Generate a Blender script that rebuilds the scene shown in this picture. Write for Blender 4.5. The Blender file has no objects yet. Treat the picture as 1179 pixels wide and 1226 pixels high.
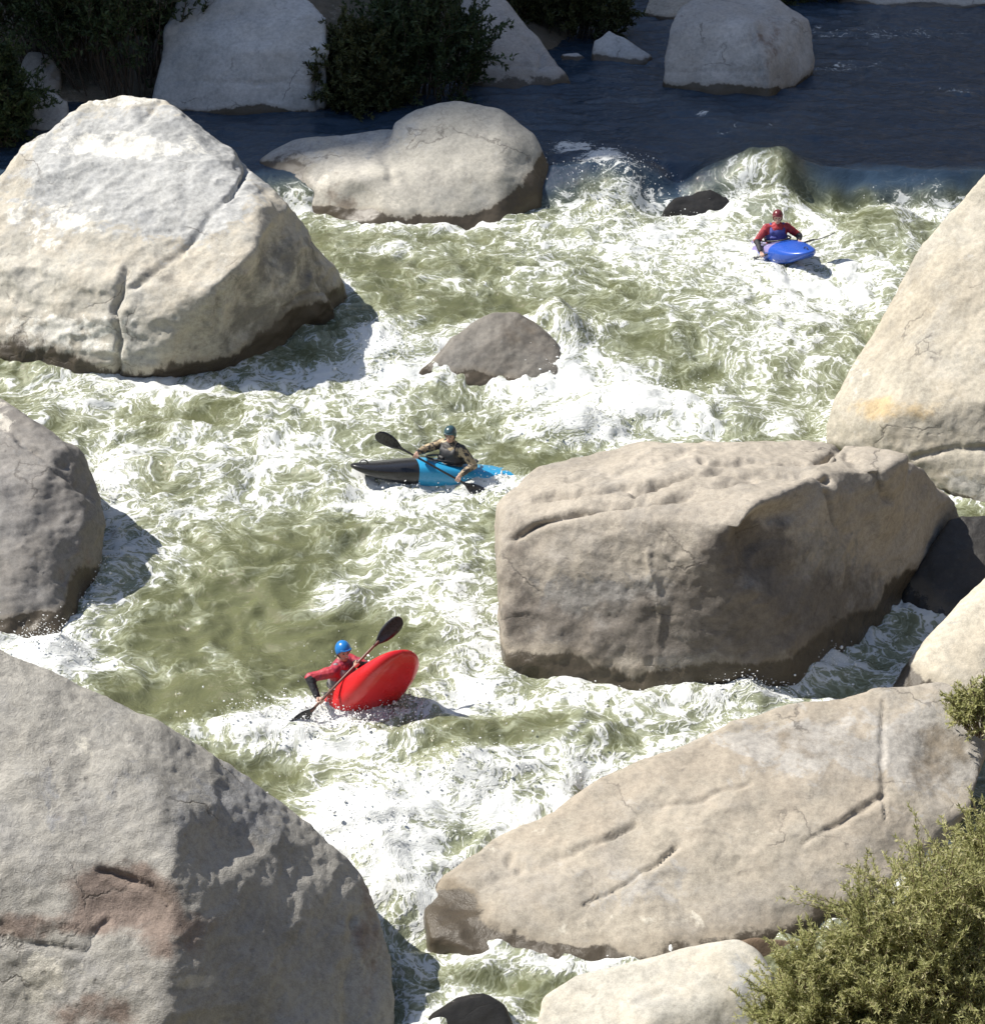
import bpy, bmesh, math, random
import numpy as np
from mathutils import Vector, Matrix

random.seed(7)
RNG = np.random.default_rng(11)
SC = bpy.context.scene
COL = SC.collection

# ------------------------------------------------------------------ camera
F, PW, PH = 2600.0, 1179.0, 1226.0          # focal length in photo pixels, photo size
TH = math.radians(26.3)
CAM = np.array([0.0, 0.0, 14.2])
cam_d = bpy.data.cameras.new('camera')
cam_d.sensor_fit = 'HORIZONTAL'; cam_d.sensor_width = 36.0
cam_d.lens = 36.0 * F / PW
cam_d.clip_start = 0.5; cam_d.clip_end = 3000.0
cam = bpy.data.objects.new('camera', cam_d); COL.objects.link(cam)
cam.location = CAM; cam.rotation_euler = (math.pi / 2 - TH, 0, 0)
SC.camera = cam

# ------------------------------------------------------------------ light
SUN_FROM = Vector((-0.62, 0.16, 0.76)).normalized()
SUN_EL = math.asin(SUN_FROM.z)
SUN_AZ = math.atan2(SUN_FROM.x, SUN_FROM.y)       # clockwise from +Y
w = bpy.data.worlds.new('World'); SC.world = w; w.use_nodes = True
wn = w.node_tree
sky = wn.nodes.new('ShaderNodeTexSky'); sky.sky_type = 'NISHITA'; sky.sun_disc = False
sky.sun_elevation = SUN_EL; sky.sun_rotation = SUN_AZ
bg = wn.nodes['Background']; bg.inputs['Strength'].default_value = 0.10
wn.links.new(sky.outputs['Color'], bg.inputs['Color'])
sd = bpy.data.lights.new('sun', 'SUN'); sd.energy = 5.0; sd.angle = math.radians(0.5); sd.color = (1.0, 0.95, 0.87)
sun = bpy.data.objects.new('sun', sd); COL.objects.link(sun)
sun.rotation_euler = SUN_FROM.to_track_quat('Z', 'Y').to_euler(); sun.location = (-40, -10, 60)
SC.view_settings.view_transform = 'Standard'; SC.view_settings.look = 'None'
SC.view_settings.gamma = 1.0; SC.view_settings.exposure = 0.56
try:
    SC.cycles.use_denoising = True
    SC.cycles.max_bounces = 6; SC.cycles.diffuse_bounces = 3; SC.cycles.glossy_bounces = 3
    SC.cycles.caustics_reflective = False; SC.cycles.caustics_refractive = False
except Exception:
    pass

# ------------------------------------------------------------------ geometry helpers
R_ = np.array([1.0, 0, 0]); U_ = np.array([0, math.sin(TH), math.cos(TH)]); D_ = np.array([0, math.cos(TH), -math.sin(TH)])

def ray(u, v):
    return D_ + R_ * ((u - PW / 2) / F) + U_ * (-(v - PH / 2) / F)
def at_z(u, v, z):
    d = ray(u, v); return CAM + d * ((z - CAM[2]) / d[2])
def at_y(u, v, y):
    d = ray(u, v); return CAM + d * ((y - CAM[1]) / d[1])
def proj(P):
    Q = np.asarray(P) - CAM
    zc = Q @ D_
    return PW / 2 + F * (Q @ R_) / zc, PH / 2 - F * (Q @ U_) / zc, F / zc

# fall of the river: (row where that level is met, level)
LV = [(-250, 1.55), (0, 1.5), (150, 1.47), (205, 1.40), (232, 1.10), (256, .76), (330, .70), (400, .60), (455, .25), (560, .12), (700, .05),
      (880, -.05), (950, -.30), (1080, -.5), (1226, -.75), (1500, -.85)]
_ly = np.array([at_z(589, r, z)[1] for r, z in LV]); _lz = np.array([z for r, z in LV])
_o = np.argsort(_ly); _ly = _ly[_o]; _lz = _lz[_o]
def level(y):
    return np.interp(y, _ly, _lz)
def on_water(u, v):
    z = 0.0
    for _ in range(25):
        p = at_z(u, v, z); z = .5 * z + .5 * float(level(p[1]))
    return at_z(u, v, z)

# ---- vectorised gradient noise
def _hash(ix, iy, iz, seed):
    h = (ix.astype(np.uint32) * np.uint32(374761393) + iy.astype(np.uint32) * np.uint32(668265263)
         + iz.astype(np.uint32) * np.uint32(2147483647) + np.uint32((seed * 974711 + 12345) & 0xffffffff))
    h = (h ^ (h >> np.uint32(13))) * np.uint32(1274126177)
    h = (h ^ (h >> np.uint32(15))) * np.uint32(2246822519)
    return h ^ (h >> np.uint32(16))
def noise3(x, y, z, seed=0):
    x = np.asarray(x, float); y = np.asarray(y, float); z = np.asarray(z, float) + 0 * x
    x0 = np.floor(x).astype(np.int64); y0 = np.floor(y).astype(np.int64); z0 = np.floor(z).astype(np.int64)
    fx, fy, fz = x - x0, y - y0, z - z0
    s = lambda t: t * t * t * (t * (t * 6 - 15) + 10)
    ux, uy, uz = s(fx), s(fy), s(fz)
    def g(dx, dy, dz):
        h = _hash((x0 + dx), (y0 + dy), (z0 + dz), seed)
        gx = (h & np.uint32(1023)).astype(float) / 511.5 - 1
        gy = ((h >> np.uint32(10)) & np.uint32(1023)).astype(float) / 511.5 - 1
        gz = ((h >> np.uint32(20)) & np.uint32(1023)).astype(float) / 511.5 - 1
        return gx * (fx - dx) + gy * (fy - dy) + gz * (fz - dz)
    L = lambda a, b, t: a + (b - a) * t
    return L(L(L(g(0,0,0), g(1,0,0), ux), L(g(0,1,0), g(1,1,0), ux), uy),
             L(L(g(0,0,1), g(1,0,1), ux), L(g(0,1,1), g(1,1,1), ux), uy), uz)
def fbm(x, y, z, scale, octv=4, rough=.5, seed=0, ridged=False):
    a, t, f = 1.0, 0.0, scale
    for k in range(octv):
        n = noise3(x * f, y * f, z * f, seed + k * 17)
        if ridged: n = .5 - np.abs(n) * 1.6
        t = t + a * n; a *= rough; f *= 2.03
    return t
def sstep(a, b, x):
    t = np.clip((x - a) / (b - a), 0, 1); return t * t * (3 - 2 * t)

# ---- object helpers
def tag(o, label=None, cat=None, group=None, kind=None):
    if label: o['label'] = label
    if cat: o['category'] = cat
    if group: o['group'] = group
    if kind: o['kind'] = kind
    return o
def link(name, me, mat=None, parent=None, smooth=True):
    o = bpy.data.objects.new(name, me); COL.objects.link(o)
    if mat is not None:
        for m in (mat if isinstance(mat, (list, tuple)) else [mat]): me.materials.append(m)
    if smooth and len(me.polygons): me.polygons.foreach_set('use_smooth', np.ones(len(me.polygons), bool))
    if parent is not None: o.parent = parent
    return o
def empty(name, loc=(0, 0, 0)):
    o = bpy.data.objects.new(name, None); COL.objects.link(o); o.location = loc; o.empty_display_size = .2
    return o
def child(name, me, mat, parent, smooth=True):
    """mesh given in world coordinates, kept there under a thing's empty"""
    o = link(name, me, mat, None, smooth); o.parent = parent
    o.matrix_parent_inverse = parent_inv(parent)
    return o
def parent_inv(p):
    m = Matrix.Translation(p.location)
    q = p.parent
    while q is not None:
        m = Matrix.Translation(q.location) @ m; q = q.parent
    return m.inverted()
def mesh_np(name, V, Fq):
    """fast mesh from arrays; Fq all the same size"""
    V = np.asarray(V, np.float32); Fq = np.asarray(Fq, np.int32); n = Fq.shape[1]
    me = bpy.data.meshes.new(name)
    me.vertices.add(len(V)); me.vertices.foreach_set('co', V.ravel())
    me.loops.add(Fq.size); me.loops.foreach_set('vertex_index', Fq.ravel())
    me.polygons.add(len(Fq)); me.polygons.foreach_set('loop_start', np.arange(0, Fq.size, n, dtype=np.int32))
    me.polygons.foreach_set('loop_total', np.full(len(Fq), n, np.int32))
    me.update(calc_edges=True); me.validate()
    return me
def set_attr(me, name, a, domain='POINT'):
    at = me.attributes.new(name, 'FLOAT', domain); at.data.foreach_set('value', np.asarray(a, np.float32).ravel())
def coords(me):
    a = np.empty(len(me.vertices) * 3, np.float32); me.vertices.foreach_get('co', a); return a.reshape(-1, 3).astype(float)
def normals(me):
    a = np.empty(len(me.vertices) * 3, np.float32); me.vertices.foreach_get('normal', a); return a.reshape(-1, 3).astype(float)
def set_coords(me, V):
    me.vertices.foreach_set('co', np.asarray(V, np.float32).ravel()); me.update()
def edges(me):
    a = np.empty(len(me.edges) * 2, np.int32); me.edges.foreach_get('vertices', a); return a.reshape(-1, 2)
def laplace(V, E, it, lam=.5, mu=None):
    n = len(V); deg = np.bincount(E.ravel(), minlength=n).astype(float)[:, None]; deg[deg == 0] = 1
    for k in range(it):
        for l in ((lam,) if mu is None else (lam, mu)):
            S = np.stack([np.bincount(E[:, 0], V[E[:, 1], c], n) + np.bincount(E[:, 1], V[E[:, 0], c], n) for c in range(3)], 1)
            V = V + l * (S / deg - V)
    return V
def voxel(bm, size, name='m'):
    """fuse every closed shape of a bmesh into one skin"""
    me = bpy.data.meshes.new('tmp'); bm.to_mesh(me); bm.free()
    o = bpy.data.objects.new('tmp', me); COL.objects.link(o)
    m = o.modifiers.new('r', 'REMESH'); m.mode = 'VOXEL'; m.voxel_size = size; m.adaptivity = 0
    dg = bpy.context.evaluated_depsgraph_get(); dg.update()
    out = bpy.data.meshes.new_from_object(o.evaluated_get(dg)); out.name = name
    bpy.data.objects.remove(o); bpy.data.meshes.remove(me)
    return out
def add_hull(bm, pts):
    vs = [bm.verts.new(tuple(p)) for p in pts]
    r = bmesh.ops.convex_hull(bm, input=vs)
    junk = [g for g in r['geom_interior'] + r['geom_unused'] if isinstance(g, bmesh.types.BMVert)]
    bmesh.ops.delete(bm, geom=list(set(junk)), context='VERTS')

# ------------------------------------------------------------------ materials
def new_mat(name):
    m = bpy.data.materials.new(name); m.use_nodes = True
    nt = m.node_tree; b = nt.nodes['Principled BSDF']; return m, nt, b
class N:
    """tiny node-graph writer"""
    def __init__(s, nt): s.nt = nt
    def node(s, t, **kw):
        n = s.nt.nodes.new(t)
        for k, v in kw.items(): setattr(n, k, v)
        return n
    def put(s, sock, v):
        if isinstance(v, bpy.types.NodeSocket): s.nt.links.new(v, sock)
        elif v is not None: sock.default_value = v
    def math(s, op, a, b=None, c=None, clamp=False):
        n = s.node('ShaderNodeMath', operation=op, use_clamp=clamp)
        s.put(n.inputs[0], a); s.put(n.inputs[1], b)
        if c is not None: s.put(n.inputs[2], c)
        return n.outputs[0]
    def vmath(s, op, a, b=None, scale=None):
        n = s.node('ShaderNodeVectorMath', operation=op); s.put(n.inputs[0], a)
        if b is not None: s.put(n.inputs[1], b)
        if scale is not None: s.put(n.inputs['Scale'], scale)
        return n.outputs[0]
    def noise(s, vec, scale, detail=4, rough=.5, kind='FBM', dist=0, out='Fac', lac=2.0, norm=True):
        n = s.node('ShaderNodeTexNoise'); n.noise_type = kind
        if kind == 'FBM': n.normalize = norm
        s.put(n.inputs['Vector'], vec); s.put(n.inputs['Scale'], scale); s.put(n.inputs['Detail'], detail)
        s.put(n.inputs['Roughness'], rough); s.put(n.inputs['Distortion'], dist); s.put(n.inputs['Lacunarity'], lac)
        return n.outputs[out]
    def ramp(s, v, a, b, lo=0.0, hi=1.0):
        n = s.node('ShaderNodeMapRange', interpolation_type='SMOOTHSTEP'); s.put(n.inputs[0], v)
        for i, x in enumerate((a, b, lo, hi)): s.put(n.inputs[i + 1], x)
        return n.outputs[0]
    def mix(s, f, a, b, blend='MIX'):
        n = s.node('ShaderNodeMix', data_type='RGBA', blend_type=blend, clamp_factor=True)
        s.put(n.inputs[0], f)
        s.put(n.inputs[6], tuple(a) + (1,) if isinstance(a, (tuple, list)) and len(a) == 3 else a)
        s.put(n.inputs[7], tuple(b) + (1,) if isinstance(b, (tuple, list)) and len(b) == 3 else b)
        return n.outputs[2]
    def attr(s, name, out='Fac'):
        n = s.node('ShaderNodeAttribute', attribute_name=name); return n.outputs[out]
    def pos(s): return s.node('ShaderNodeNewGeometry').outputs['Position']
    def mapping(s, vec, scale=(1, 1, 1), rot=(0, 0, 0), loc=(0, 0, 0)):
        n = s.node('ShaderNodeMapping'); s.put(n.inputs[0], vec)
        n.inputs['Location'].default_value = loc; n.inputs['Rotation'].default_value = rot; n.inputs['Scale'].default_value = scale
        return n.outputs[0]

def rock_mat(name, base, base2, grey=(.30, .30, .29), spec=(.16, .09, .055), pale=(.62, .58, .50), wetc=(.055, .045, .032),
             off=0.0, bump=1.0, rough=.85, streak=.35, lichen=.45):
    m, nt, b = new_mat(name); g = N(nt)
    p = g.vmath('ADD', g.pos(), (off * 7.3, off * 3.1, off * 5.7))
    big = g.noise(p, .55, 5, .6); mid = g.noise(p, 2.3, 7, .65); fine = g.noise(p, 14, 8, .7); grain = g.noise(p, 70, 4, .7)
    c = g.mix(g.ramp(g.math('ADD', g.math('MULTIPLY', big, .5), g.math('MULTIPLY', mid, .5)), .42, .58), base, base2)
    c = g.mix(g.math('MULTIPLY', g.ramp(g.noise(p, 1.2, 8, .68), .48, .70), .45), c, grey)
    # vertical water streaks
    st = g.noise(g.mapping(p, (5.5, 5.5, .45)), 1.0, 5, .6)
    c = g.mix(g.math('MULTIPLY', g.ramp(st, .52, .72), streak), c, g.mix(.5, base2, grey))
    # lichen skin, blotchy
    li = g.noise(p, 3.1, 9, .72, dist=.6)
    lf = g.ramp(g.math('ADD', li, g.math('MULTIPLY', g.attr('ta'), .42)), .60, .72)
    c = g.mix(g.math('MULTIPLY', lf, .85), c, g.mix(fine, grey, tuple(min(1, x * 1.35) for x in grey)))
    pf = g.ramp(g.math('ADD', g.noise(p, 2.6, 8, .7, dist=.4), g.math('MULTIPLY', g.attr('tc'), .5)), .70, .80)
    c = g.mix(g.math('MULTIPLY', pf, .8), c, pale)
    sf = g.ramp(g.math('ADD', g.noise(p, 2.0, 9, .66), g.math('MULTIPLY', g.attr('tb'), .5)), .62, .86)
    c = g.mix(g.math('MULTIPLY', sf, .85), c, spec)
    # dark flecks and mineral grain
    c = g.mix(g.math('MULTIPLY', g.ramp(fine, .60, .78), .35), c, (.13, .12, .11))
    mr = g.ramp(mid, .36, .64); fr = g.ramp(fine, .34, .66); gr = g.ramp(grain, .3, .7)
    vf = g.math('ADD', .60, g.math('ADD', g.math('MULTIPLY', mr, .30), g.math('ADD', g.math('MULTIPLY', fr, .26), g.math('MULTIPLY', gr, .24))))
    c = g.vmath('SCALE', c, None, vf)
    # joints: thin broken cracks, and small weathering pits
    vo = g.node('ShaderNodeTexVoronoi', feature='DISTANCE_TO_EDGE'); g.put(vo.inputs['Scale'], .55)
    g.put(vo.inputs['Vector'], g.vmath('ADD', g.mapping(p, (1, 1, 1.7)), g.vmath('SCALE', g.noise(p, 1.6, 5, .6, out='Color'), None, .9)))
    jl = g.math('MULTIPLY', g.ramp(vo.outputs['Distance'], .0, .016, 1, 0), g.ramp(g.noise(p, .9, 3, .5), .50, .62))
    c = g.mix(g.math('MULTIPLY', jl, .6), c, (.09, .08, .07))
    vp = g.node('ShaderNodeTexVoronoi'); g.put(vp.inputs['Scale'], 6.0); g.put(vp.inputs['Vector'], g.vmath('ADD', p, g.vmath('SCALE', g.noise(p, 9, 2, .5, out='Color'), None, .12)))
    pit = g.math('MULTIPLY', g.ramp(vp.outputs['Distance'], .08, .26, 1, 0), g.ramp(g.noise(p, 1.3, 4, .6), .54, .66))
    c = g.mix(g.math('MULTIPLY', pit, .35), c, (.12, .11, .10))
    # wet band with a spiky upper rim
    sp = g.noise(g.mapping(p, (7, 7, 1.1)), 1.0, 6, .7)
    wf = g.ramp(g.math('ADD', g.attr('wet'), g.math('MULTIPLY', g.math('SUBTRACT', sp, .5), .9)), .40, .58)
    damp = g.ramp(g.math('ADD', g.attr('wet'), g.math('MULTIPLY', g.math('SUBTRACT', mid, .5), .5)), .10, .45)
    c = g.mix(g.math('MULTIPLY', damp, .35), c, (.20, .165, .115))
    c = g.mix(wf, c, g.mix(fine, wetc, tuple(x * 1.9 for x in wetc)))
    nt.links.new(c, b.inputs['Base Color'])
    g.put(b.inputs['Roughness'], g.math('SUBTRACT', rough, g.math('MULTIPLY', wf, .55)))
    b.inputs['Specular IOR Level'].default_value = .35
    h = g.math('SUBTRACT', g.math('ADD', g.math('MULTIPLY', fine, .6), g.math('ADD', g.math('MULTIPLY', mid, .35), g.math('MULTIPLY', grain, .22))), g.math('ADD', g.math('MULTIPLY', jl, .25), g.math('MULTIPLY', pit, .22)))
    bm_ = g.node('ShaderNodeBump'); bm_.inputs['Strength'].default_value = .42 * bump; bm_.inputs['Distance'].default_value = .07
    g.put(bm_.inputs['Height'], h); nt.links.new(bm_.outputs[0], b.inputs['Normal'])
    return m

def plain_mat(name, col, rough=.5, var=.15, scale=20, spec=.5, bump=0.0, metal=0.0, coat=0.0):
    m, nt, b = new_mat(name); g = N(nt)
    tc = g.node('ShaderNodeTexCoord').outputs['Object']
    n = g.noise(tc, scale, 5, .6)
    c = g.mix(n, tuple(x * (1 - var) for x in col), tuple(min(1, x * (1 + var)) for x in col))
    nt.links.new(c, b.inputs['Base Color'])
    g.put(b.inputs['Roughness'], g.math('ADD', rough - .08, g.math('MULTIPLY', n, .16)))
    b.inputs['Specular IOR Level'].default_value = spec; b.inputs['Metallic'].default_value = metal
    b.inputs['Coat Weight'].default_value = coat
    if bump:
        k = g.node('ShaderNodeBump'); k.inputs['Strength'].default_value = bump; k.inputs['Distance'].default_value = .01
        nt.links.new(n, k.inputs['Height']); nt.links.new(k.outputs[0], b.inputs['Normal'])
    return m

# ------------------------------------------------------------------ boulders
ROCKS = []          # meshes, for the water to meet
def poly_dist(u, v, line):
    d = np.full(u.shape, 1e9)
    for (x0, y0), (x1, y1) in zip(line[:-1], line[1:]):
        dx, dy = x1 - x0, y1 - y0; L = dx * dx + dy * dy + 1e-9
        t = np.clip(((u - x0) * dx + (v - y0) * dy) / L, 0, 1)
        d = np.minimum(d, np.hypot(u - x0 - t * dx, v - y0 - t * dy))
    return d
def boulder(name, label, ref, hulls, mat, back=2.0, vox=.05, rnd=14, amp=(.06, .018, .006), seed=1, wet_h=.35, deep=1.4,
            cracks=(), scoops=(), ta=(), tb=(), tc=(), wb=(), cat='boulder', group=None, grow=1.0, bottom=True, rid=.0):
    """ref: (u, v) where the rock meets the water or ground; hulls: lists of (u, v, metres behind ref), traced at the
    rock's true distance and closed by its own unseen back and foot."""
    P0 = on_water(*ref); Y0 = P0[1]
    bm = bmesh.new()
    for H in hulls:
        pts = [at_y(u, v, Y0 + d) for u, v, d in H]
        c = np.mean(pts, 0); allp = list(pts)
        for p in pts:
            q = p + (p - CAM) / np.linalg.norm(p - CAM) * back
            cc = c + (c - CAM) / np.linalg.norm(c - CAM) * back
            q = cc + (q - cc) * .72
            allp.append(q)
        if bottom:
            lo = min(p[2] for p in pts)
            for p in list(allp):
                if p[2] < lo + .55: allp.append(np.array([p[0], p[1] + .1, lo - deep]))
        add_hull(bm, allp)
    me = voxel(bm, vox, name)
    V = coords(me); E = edges(me)
    V = laplace(V, E, rnd, .5)
    if grow != 1.0:
        c = V.mean(0); V = c + (V - c) * grow
    set_coords(me, V); Nn = normals(me)
    x, y, z = V.T
    d = amp[0] * 1.6 * fbm(x, y, z, .55, 3, .5, seed) + amp[1] * 1.2 * fbm(x, y, z, 2.0, 4, .55, seed + 50) + amp[2] * 1.6 * fbm(x, y, z, 7.5, 3, .55, seed + 90)
    if rid: d = d + rid * np.maximum(0, fbm(x, y, z * 1.6, 1.1, 4, .5, seed + 70, True) - .25)
    u, v, s = proj(V)
    face = np.clip((Nn @ (-D_)) * 3 + .3, 0, 1)
    uw = u + s * (.07 * noise3(x * 3, y * 3, z * 3, 201) + .03 * noise3(x * 9, y * 9, z * 9, 202)); vw = v + s * (.07 * noise3(x * 3, y * 3, z * 3, 203) + .03 * noise3(x * 9, y * 9, z * 9, 204))
    for line, wid, dep in cracks:
        q = poly_dist(uw, vw, line) / (s * wid * .62)
        d = d - dep * np.exp(-q ** 2) * face * np.clip(.75 + 1.1 * noise3(x * 1.7, y * 1.7, z * 1.7, 205), .15, 1.3)
    for cu, cv, ru, rv, dep in scoops:
        d = d - dep * np.exp(-(((u - cu) / ru) ** 2 + ((v - cv) / rv) ** 2) ** 1.5) * face
    V = V + Nn * d[:, None]
    set_coords(me, V)
    h = V[:, 2] - level(V[:, 1])
    wet = np.clip(1 - h / max(wet_h * 2, .01) + .95 * noise3(x * .7, y * .7, z * .5, 301) + .4 * noise3(x * 2.2, y * 2.2, z * 1.2, 302), -.4, 1.3)
    for cu, cv, ru, rv, k in wb: wet = wet + k * np.exp(-(((u - cu) / ru) ** 2 + ((v - cv) / rv) ** 2) ** 1.5)
    set_attr(me, 'wet', wet)
    for nm, bl in (('ta', ta), ('tb', tb), ('tc', tc)):
        a = np.zeros(len(V))
        for cu, cv, ru, rv, k in bl:
            a = a + k * np.exp(-(((u - cu) / ru) ** 2 + ((v - cv) / rv) ** 2) ** 1.5)
        set_attr(me, nm, np.clip(a, -1, 1))
    me.name = name
    # origin at the base
    base = Vector((float(V[:, 0].mean()), float(V[:, 1].mean()), float(V[:, 2].min())))
    ROCKS.append(V.copy())
    set_coords(me, V - np.array(base)[None])
    o = link(name, me, mat); o.location = base
    tag(o, label, cat, group)
    return o

PALE, PALE2 = (.48, .455, .39), (.40, .365, .30)
GRY, GRY2 = (.33, .315, .29), (.25, .235, .21)

boulder('boulder', 'huge pale boulder with grey lichen crown, overhanging the rapids at the upper left', (150, 454),
    [[(-90, 300, 2.0), (-90, 440, .9), (0, 432, .5), (80, 448, .15), (150, 455, 0), (178, 452, .05), (262, 452, .75), (330, 442, 1.5), (415, 442, 2.5),
      (430, 400, 2.6), (414, 345, 2.7), (374, 288, 2.9), (346, 243, 2.2), (290, 190, 3.3), (240, 150, 3.7), (195, 117, 4.0), (145, 112, 4.1), (105, 118, 4.2),
      (62, 150, 4.1), (22, 195, 3.9), (-40, 255, 3.4), (0, 290, 1.75), (150, 300, 1.55), (250, 350, -.25), (303, 300, .35), (330, 262, 1.2), (183, 440, -.15)],
     [(335, 350, 1.5), (372, 330, 1.55), (405, 372, 1.75), (408, 412, 1.9), (350, 420, 1.4), (330, 390, 1.1)]],
    rock_mat('boulder_rock_a', PALE, PALE2, grey=(.33, .335, .33), pale=(.72, .70, .63), spec=(.16, .15, .13), off=1, lichen=.6),
    back=4.5, vox=.038, rnd=9, amp=(.09, .020, .007), wb=[(375, 415, 65, 36, 1.1), (420, 370, 20, 60, .7), (280, 440, 60, 12, .3)], seed=3, wet_h=.28, deep=2.0, rid=.10,
    cracks=[([(152, 325), (138, 375), (146, 405), (143, 445)], .07, .16), ([(288, 186), (300, 200), (284, 222), (272, 238)], .06, .22),
            ([(284, 225), (210, 300), (160, 345)], .10, .10), ([(340, 368), (360, 352), (385, 350)], .05, .10), ([(262, 350), (258, 395)], .06, .09),
            ([(192, 120), (150, 165), (80, 205)], .10, .05)],
    scoops=[(330, 295, 18, 40, .22), (290, 380, 25, 40, .12), (225, 300, 60, 30, .06)],
    ta=[(200, 190, 120, 65, 1), (90, 190, 70, 60, .5), (120, 250, 110, 45, .4), (230, 240, 70, 50, .6)],
    tb=[(340, 330, 60, 60, .6), (300, 400, 70, 40, .5), (200, 330, 40, 14, .4)], tc=[(150, 175, 110, 18, .7), (60, 270, 80, 40, .5), (90, 400, 120, 35, .55), (210, 300, 70, 30, .3), (140, 118, 70, 10, .6)])

boulder('boulder', 'smooth rounded boulder behind the huge lichen-crowned one, its right flank dark and wet', (520, 272),
    [[(310, 192, 1.9), (350, 166, 2.3), (430, 156, 2.4), (470, 150, 2.4), (345, 262, .7), (430, 270, .15), (500, 272, .0), (330, 225, 1.2), (430, 215, .7), (500, 200, .9)],
     [(470, 146, 2.1), (500, 127, 2.2), (545, 121, 2.2), (600, 129, 2.1), (640, 158, 1.9), (660, 200, 1.6), (666, 250, 1.2), (655, 270, .8), (600, 276, .1), (520, 273, 0),
      (450, 270, .2), (500, 205, .8), (600, 205, .8), (640, 230, .8)]],
    rock_mat('boulder_rock_b', (.46, .435, .38), (.38, .36, .31), spec=(.16, .13, .10), off=2, bump=.6, streak=.2),
    back=2.2, vox=.04, rnd=18, amp=(.07, .015, .005), wb=[(642, 248, 48, 38, 1.5), (662, 205, 18, 45, 1.1), (560, 268, 60, 10, .5), (395, 258, 40, 14, .7)], seed=9, wet_h=.14,
    cracks=[([(470, 215), (455, 175), (490, 165)], .15, .06)], scoops=[(430, 240, 22, 20, .12)],
    tb=[(395, 240, 40, 25, .5)], ta=[(350, 185, 50, 25, .5), (450, 160, 60, 20, .5)], tc=[(380, 215, 30, 15, .6), (470, 240, 60, 25, .3)])

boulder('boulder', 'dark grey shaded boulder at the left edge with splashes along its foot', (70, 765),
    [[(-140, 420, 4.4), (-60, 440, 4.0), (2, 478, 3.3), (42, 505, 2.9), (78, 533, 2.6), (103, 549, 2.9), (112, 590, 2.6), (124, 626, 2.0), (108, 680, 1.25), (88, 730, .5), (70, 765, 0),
      (0, 790, -.3), (-120, 800, -.4), (60, 560, 2.0), (100, 625, 1.5), (-80, 600, 1.4), (-40, 520, 2.6), (20, 640, 1.0)]],
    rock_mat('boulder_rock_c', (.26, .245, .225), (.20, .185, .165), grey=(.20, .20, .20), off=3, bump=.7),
    back=2.0, vox=.038, rnd=8, amp=(.06, .03, .008), wb=[(95, 690, 18, 60, .55), (50, 752, 60, 22, .8)], rid=.07, seed=14, wet_h=.16,
    cracks=[([(0, 510), (60, 555), (110, 600)], .06, .06), ([(20, 530), (80, 560)], .05, .05)], scoops=[(90, 690, 22, 40, .12)],
    tc=[(0, 500, 30, 25, .5)], tb=[(95, 690, 25, 30, .4)])

boulder('boulder', 'big foreground boulder at the lower left, sunlit on one side with a reddish brown patch', (300, 1350),
    [[(-140, 720, 3.4), (-60, 740, 3.3), (0, 778, 3.2), (62, 824, 3.0), (130, 848, 2.8), (188, 868, 2.7), (252, 903, 2.8), (312, 948, 2.8), (364, 985, 2.7), (418, 1028, 2.6),
      (450, 1078, 2.4), (468, 1138, 2.05), (472, 1230, 1.35), (470, 1330, .5), (330, 1380, .1), (190, 1390, -.4), (-120, 1390, -.1), (-120, 1000, 1.5),
      (160, 880, 2.4), (190, 960, 1.6), (208, 1050, .95), (203, 1150, .40), (188, 1260, -.05), (60, 1000, 1.5)]],
    rock_mat('boulder_rock_d', (.42, .40, .355), (.34, .325, .29), grey=(.24, .24, .24), spec=(.215, .16, .13), pale=(.56, .53, .45), off=4, bump=1.6, rough=.9),
    back=2.4, vox=.036, rnd=16, amp=(.08, .026, .010), seed=21, wet_h=.2, rid=.05,
    cracks=[([(120, 1045), (180, 1060), (200, 1085)], .05, .10), ([(30, 1130), (100, 1140), (130, 1100)], .04, .04), ([(420, 1100), (415, 1226)], .10, .06)],
    scoops=[(160, 1085, 55, 40, .08), (270, 1010, 60, 30, .05)],
    tb=[(140, 1075, 70, 45, .9), (45, 1110, 60, 22, .6), (210, 1120, 40, 40, .6), (110, 1210, 60, 25, .55), (440, 1130, 20, 70, .5)],
    tc=[(50, 1170, 60, 40, .5), (230, 1175, 30, 12, .7), (90, 900, 80, 40, .3)], ta=[(280, 960, 80, 50, .5), (60, 960, 80, 40, .2)])

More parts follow.
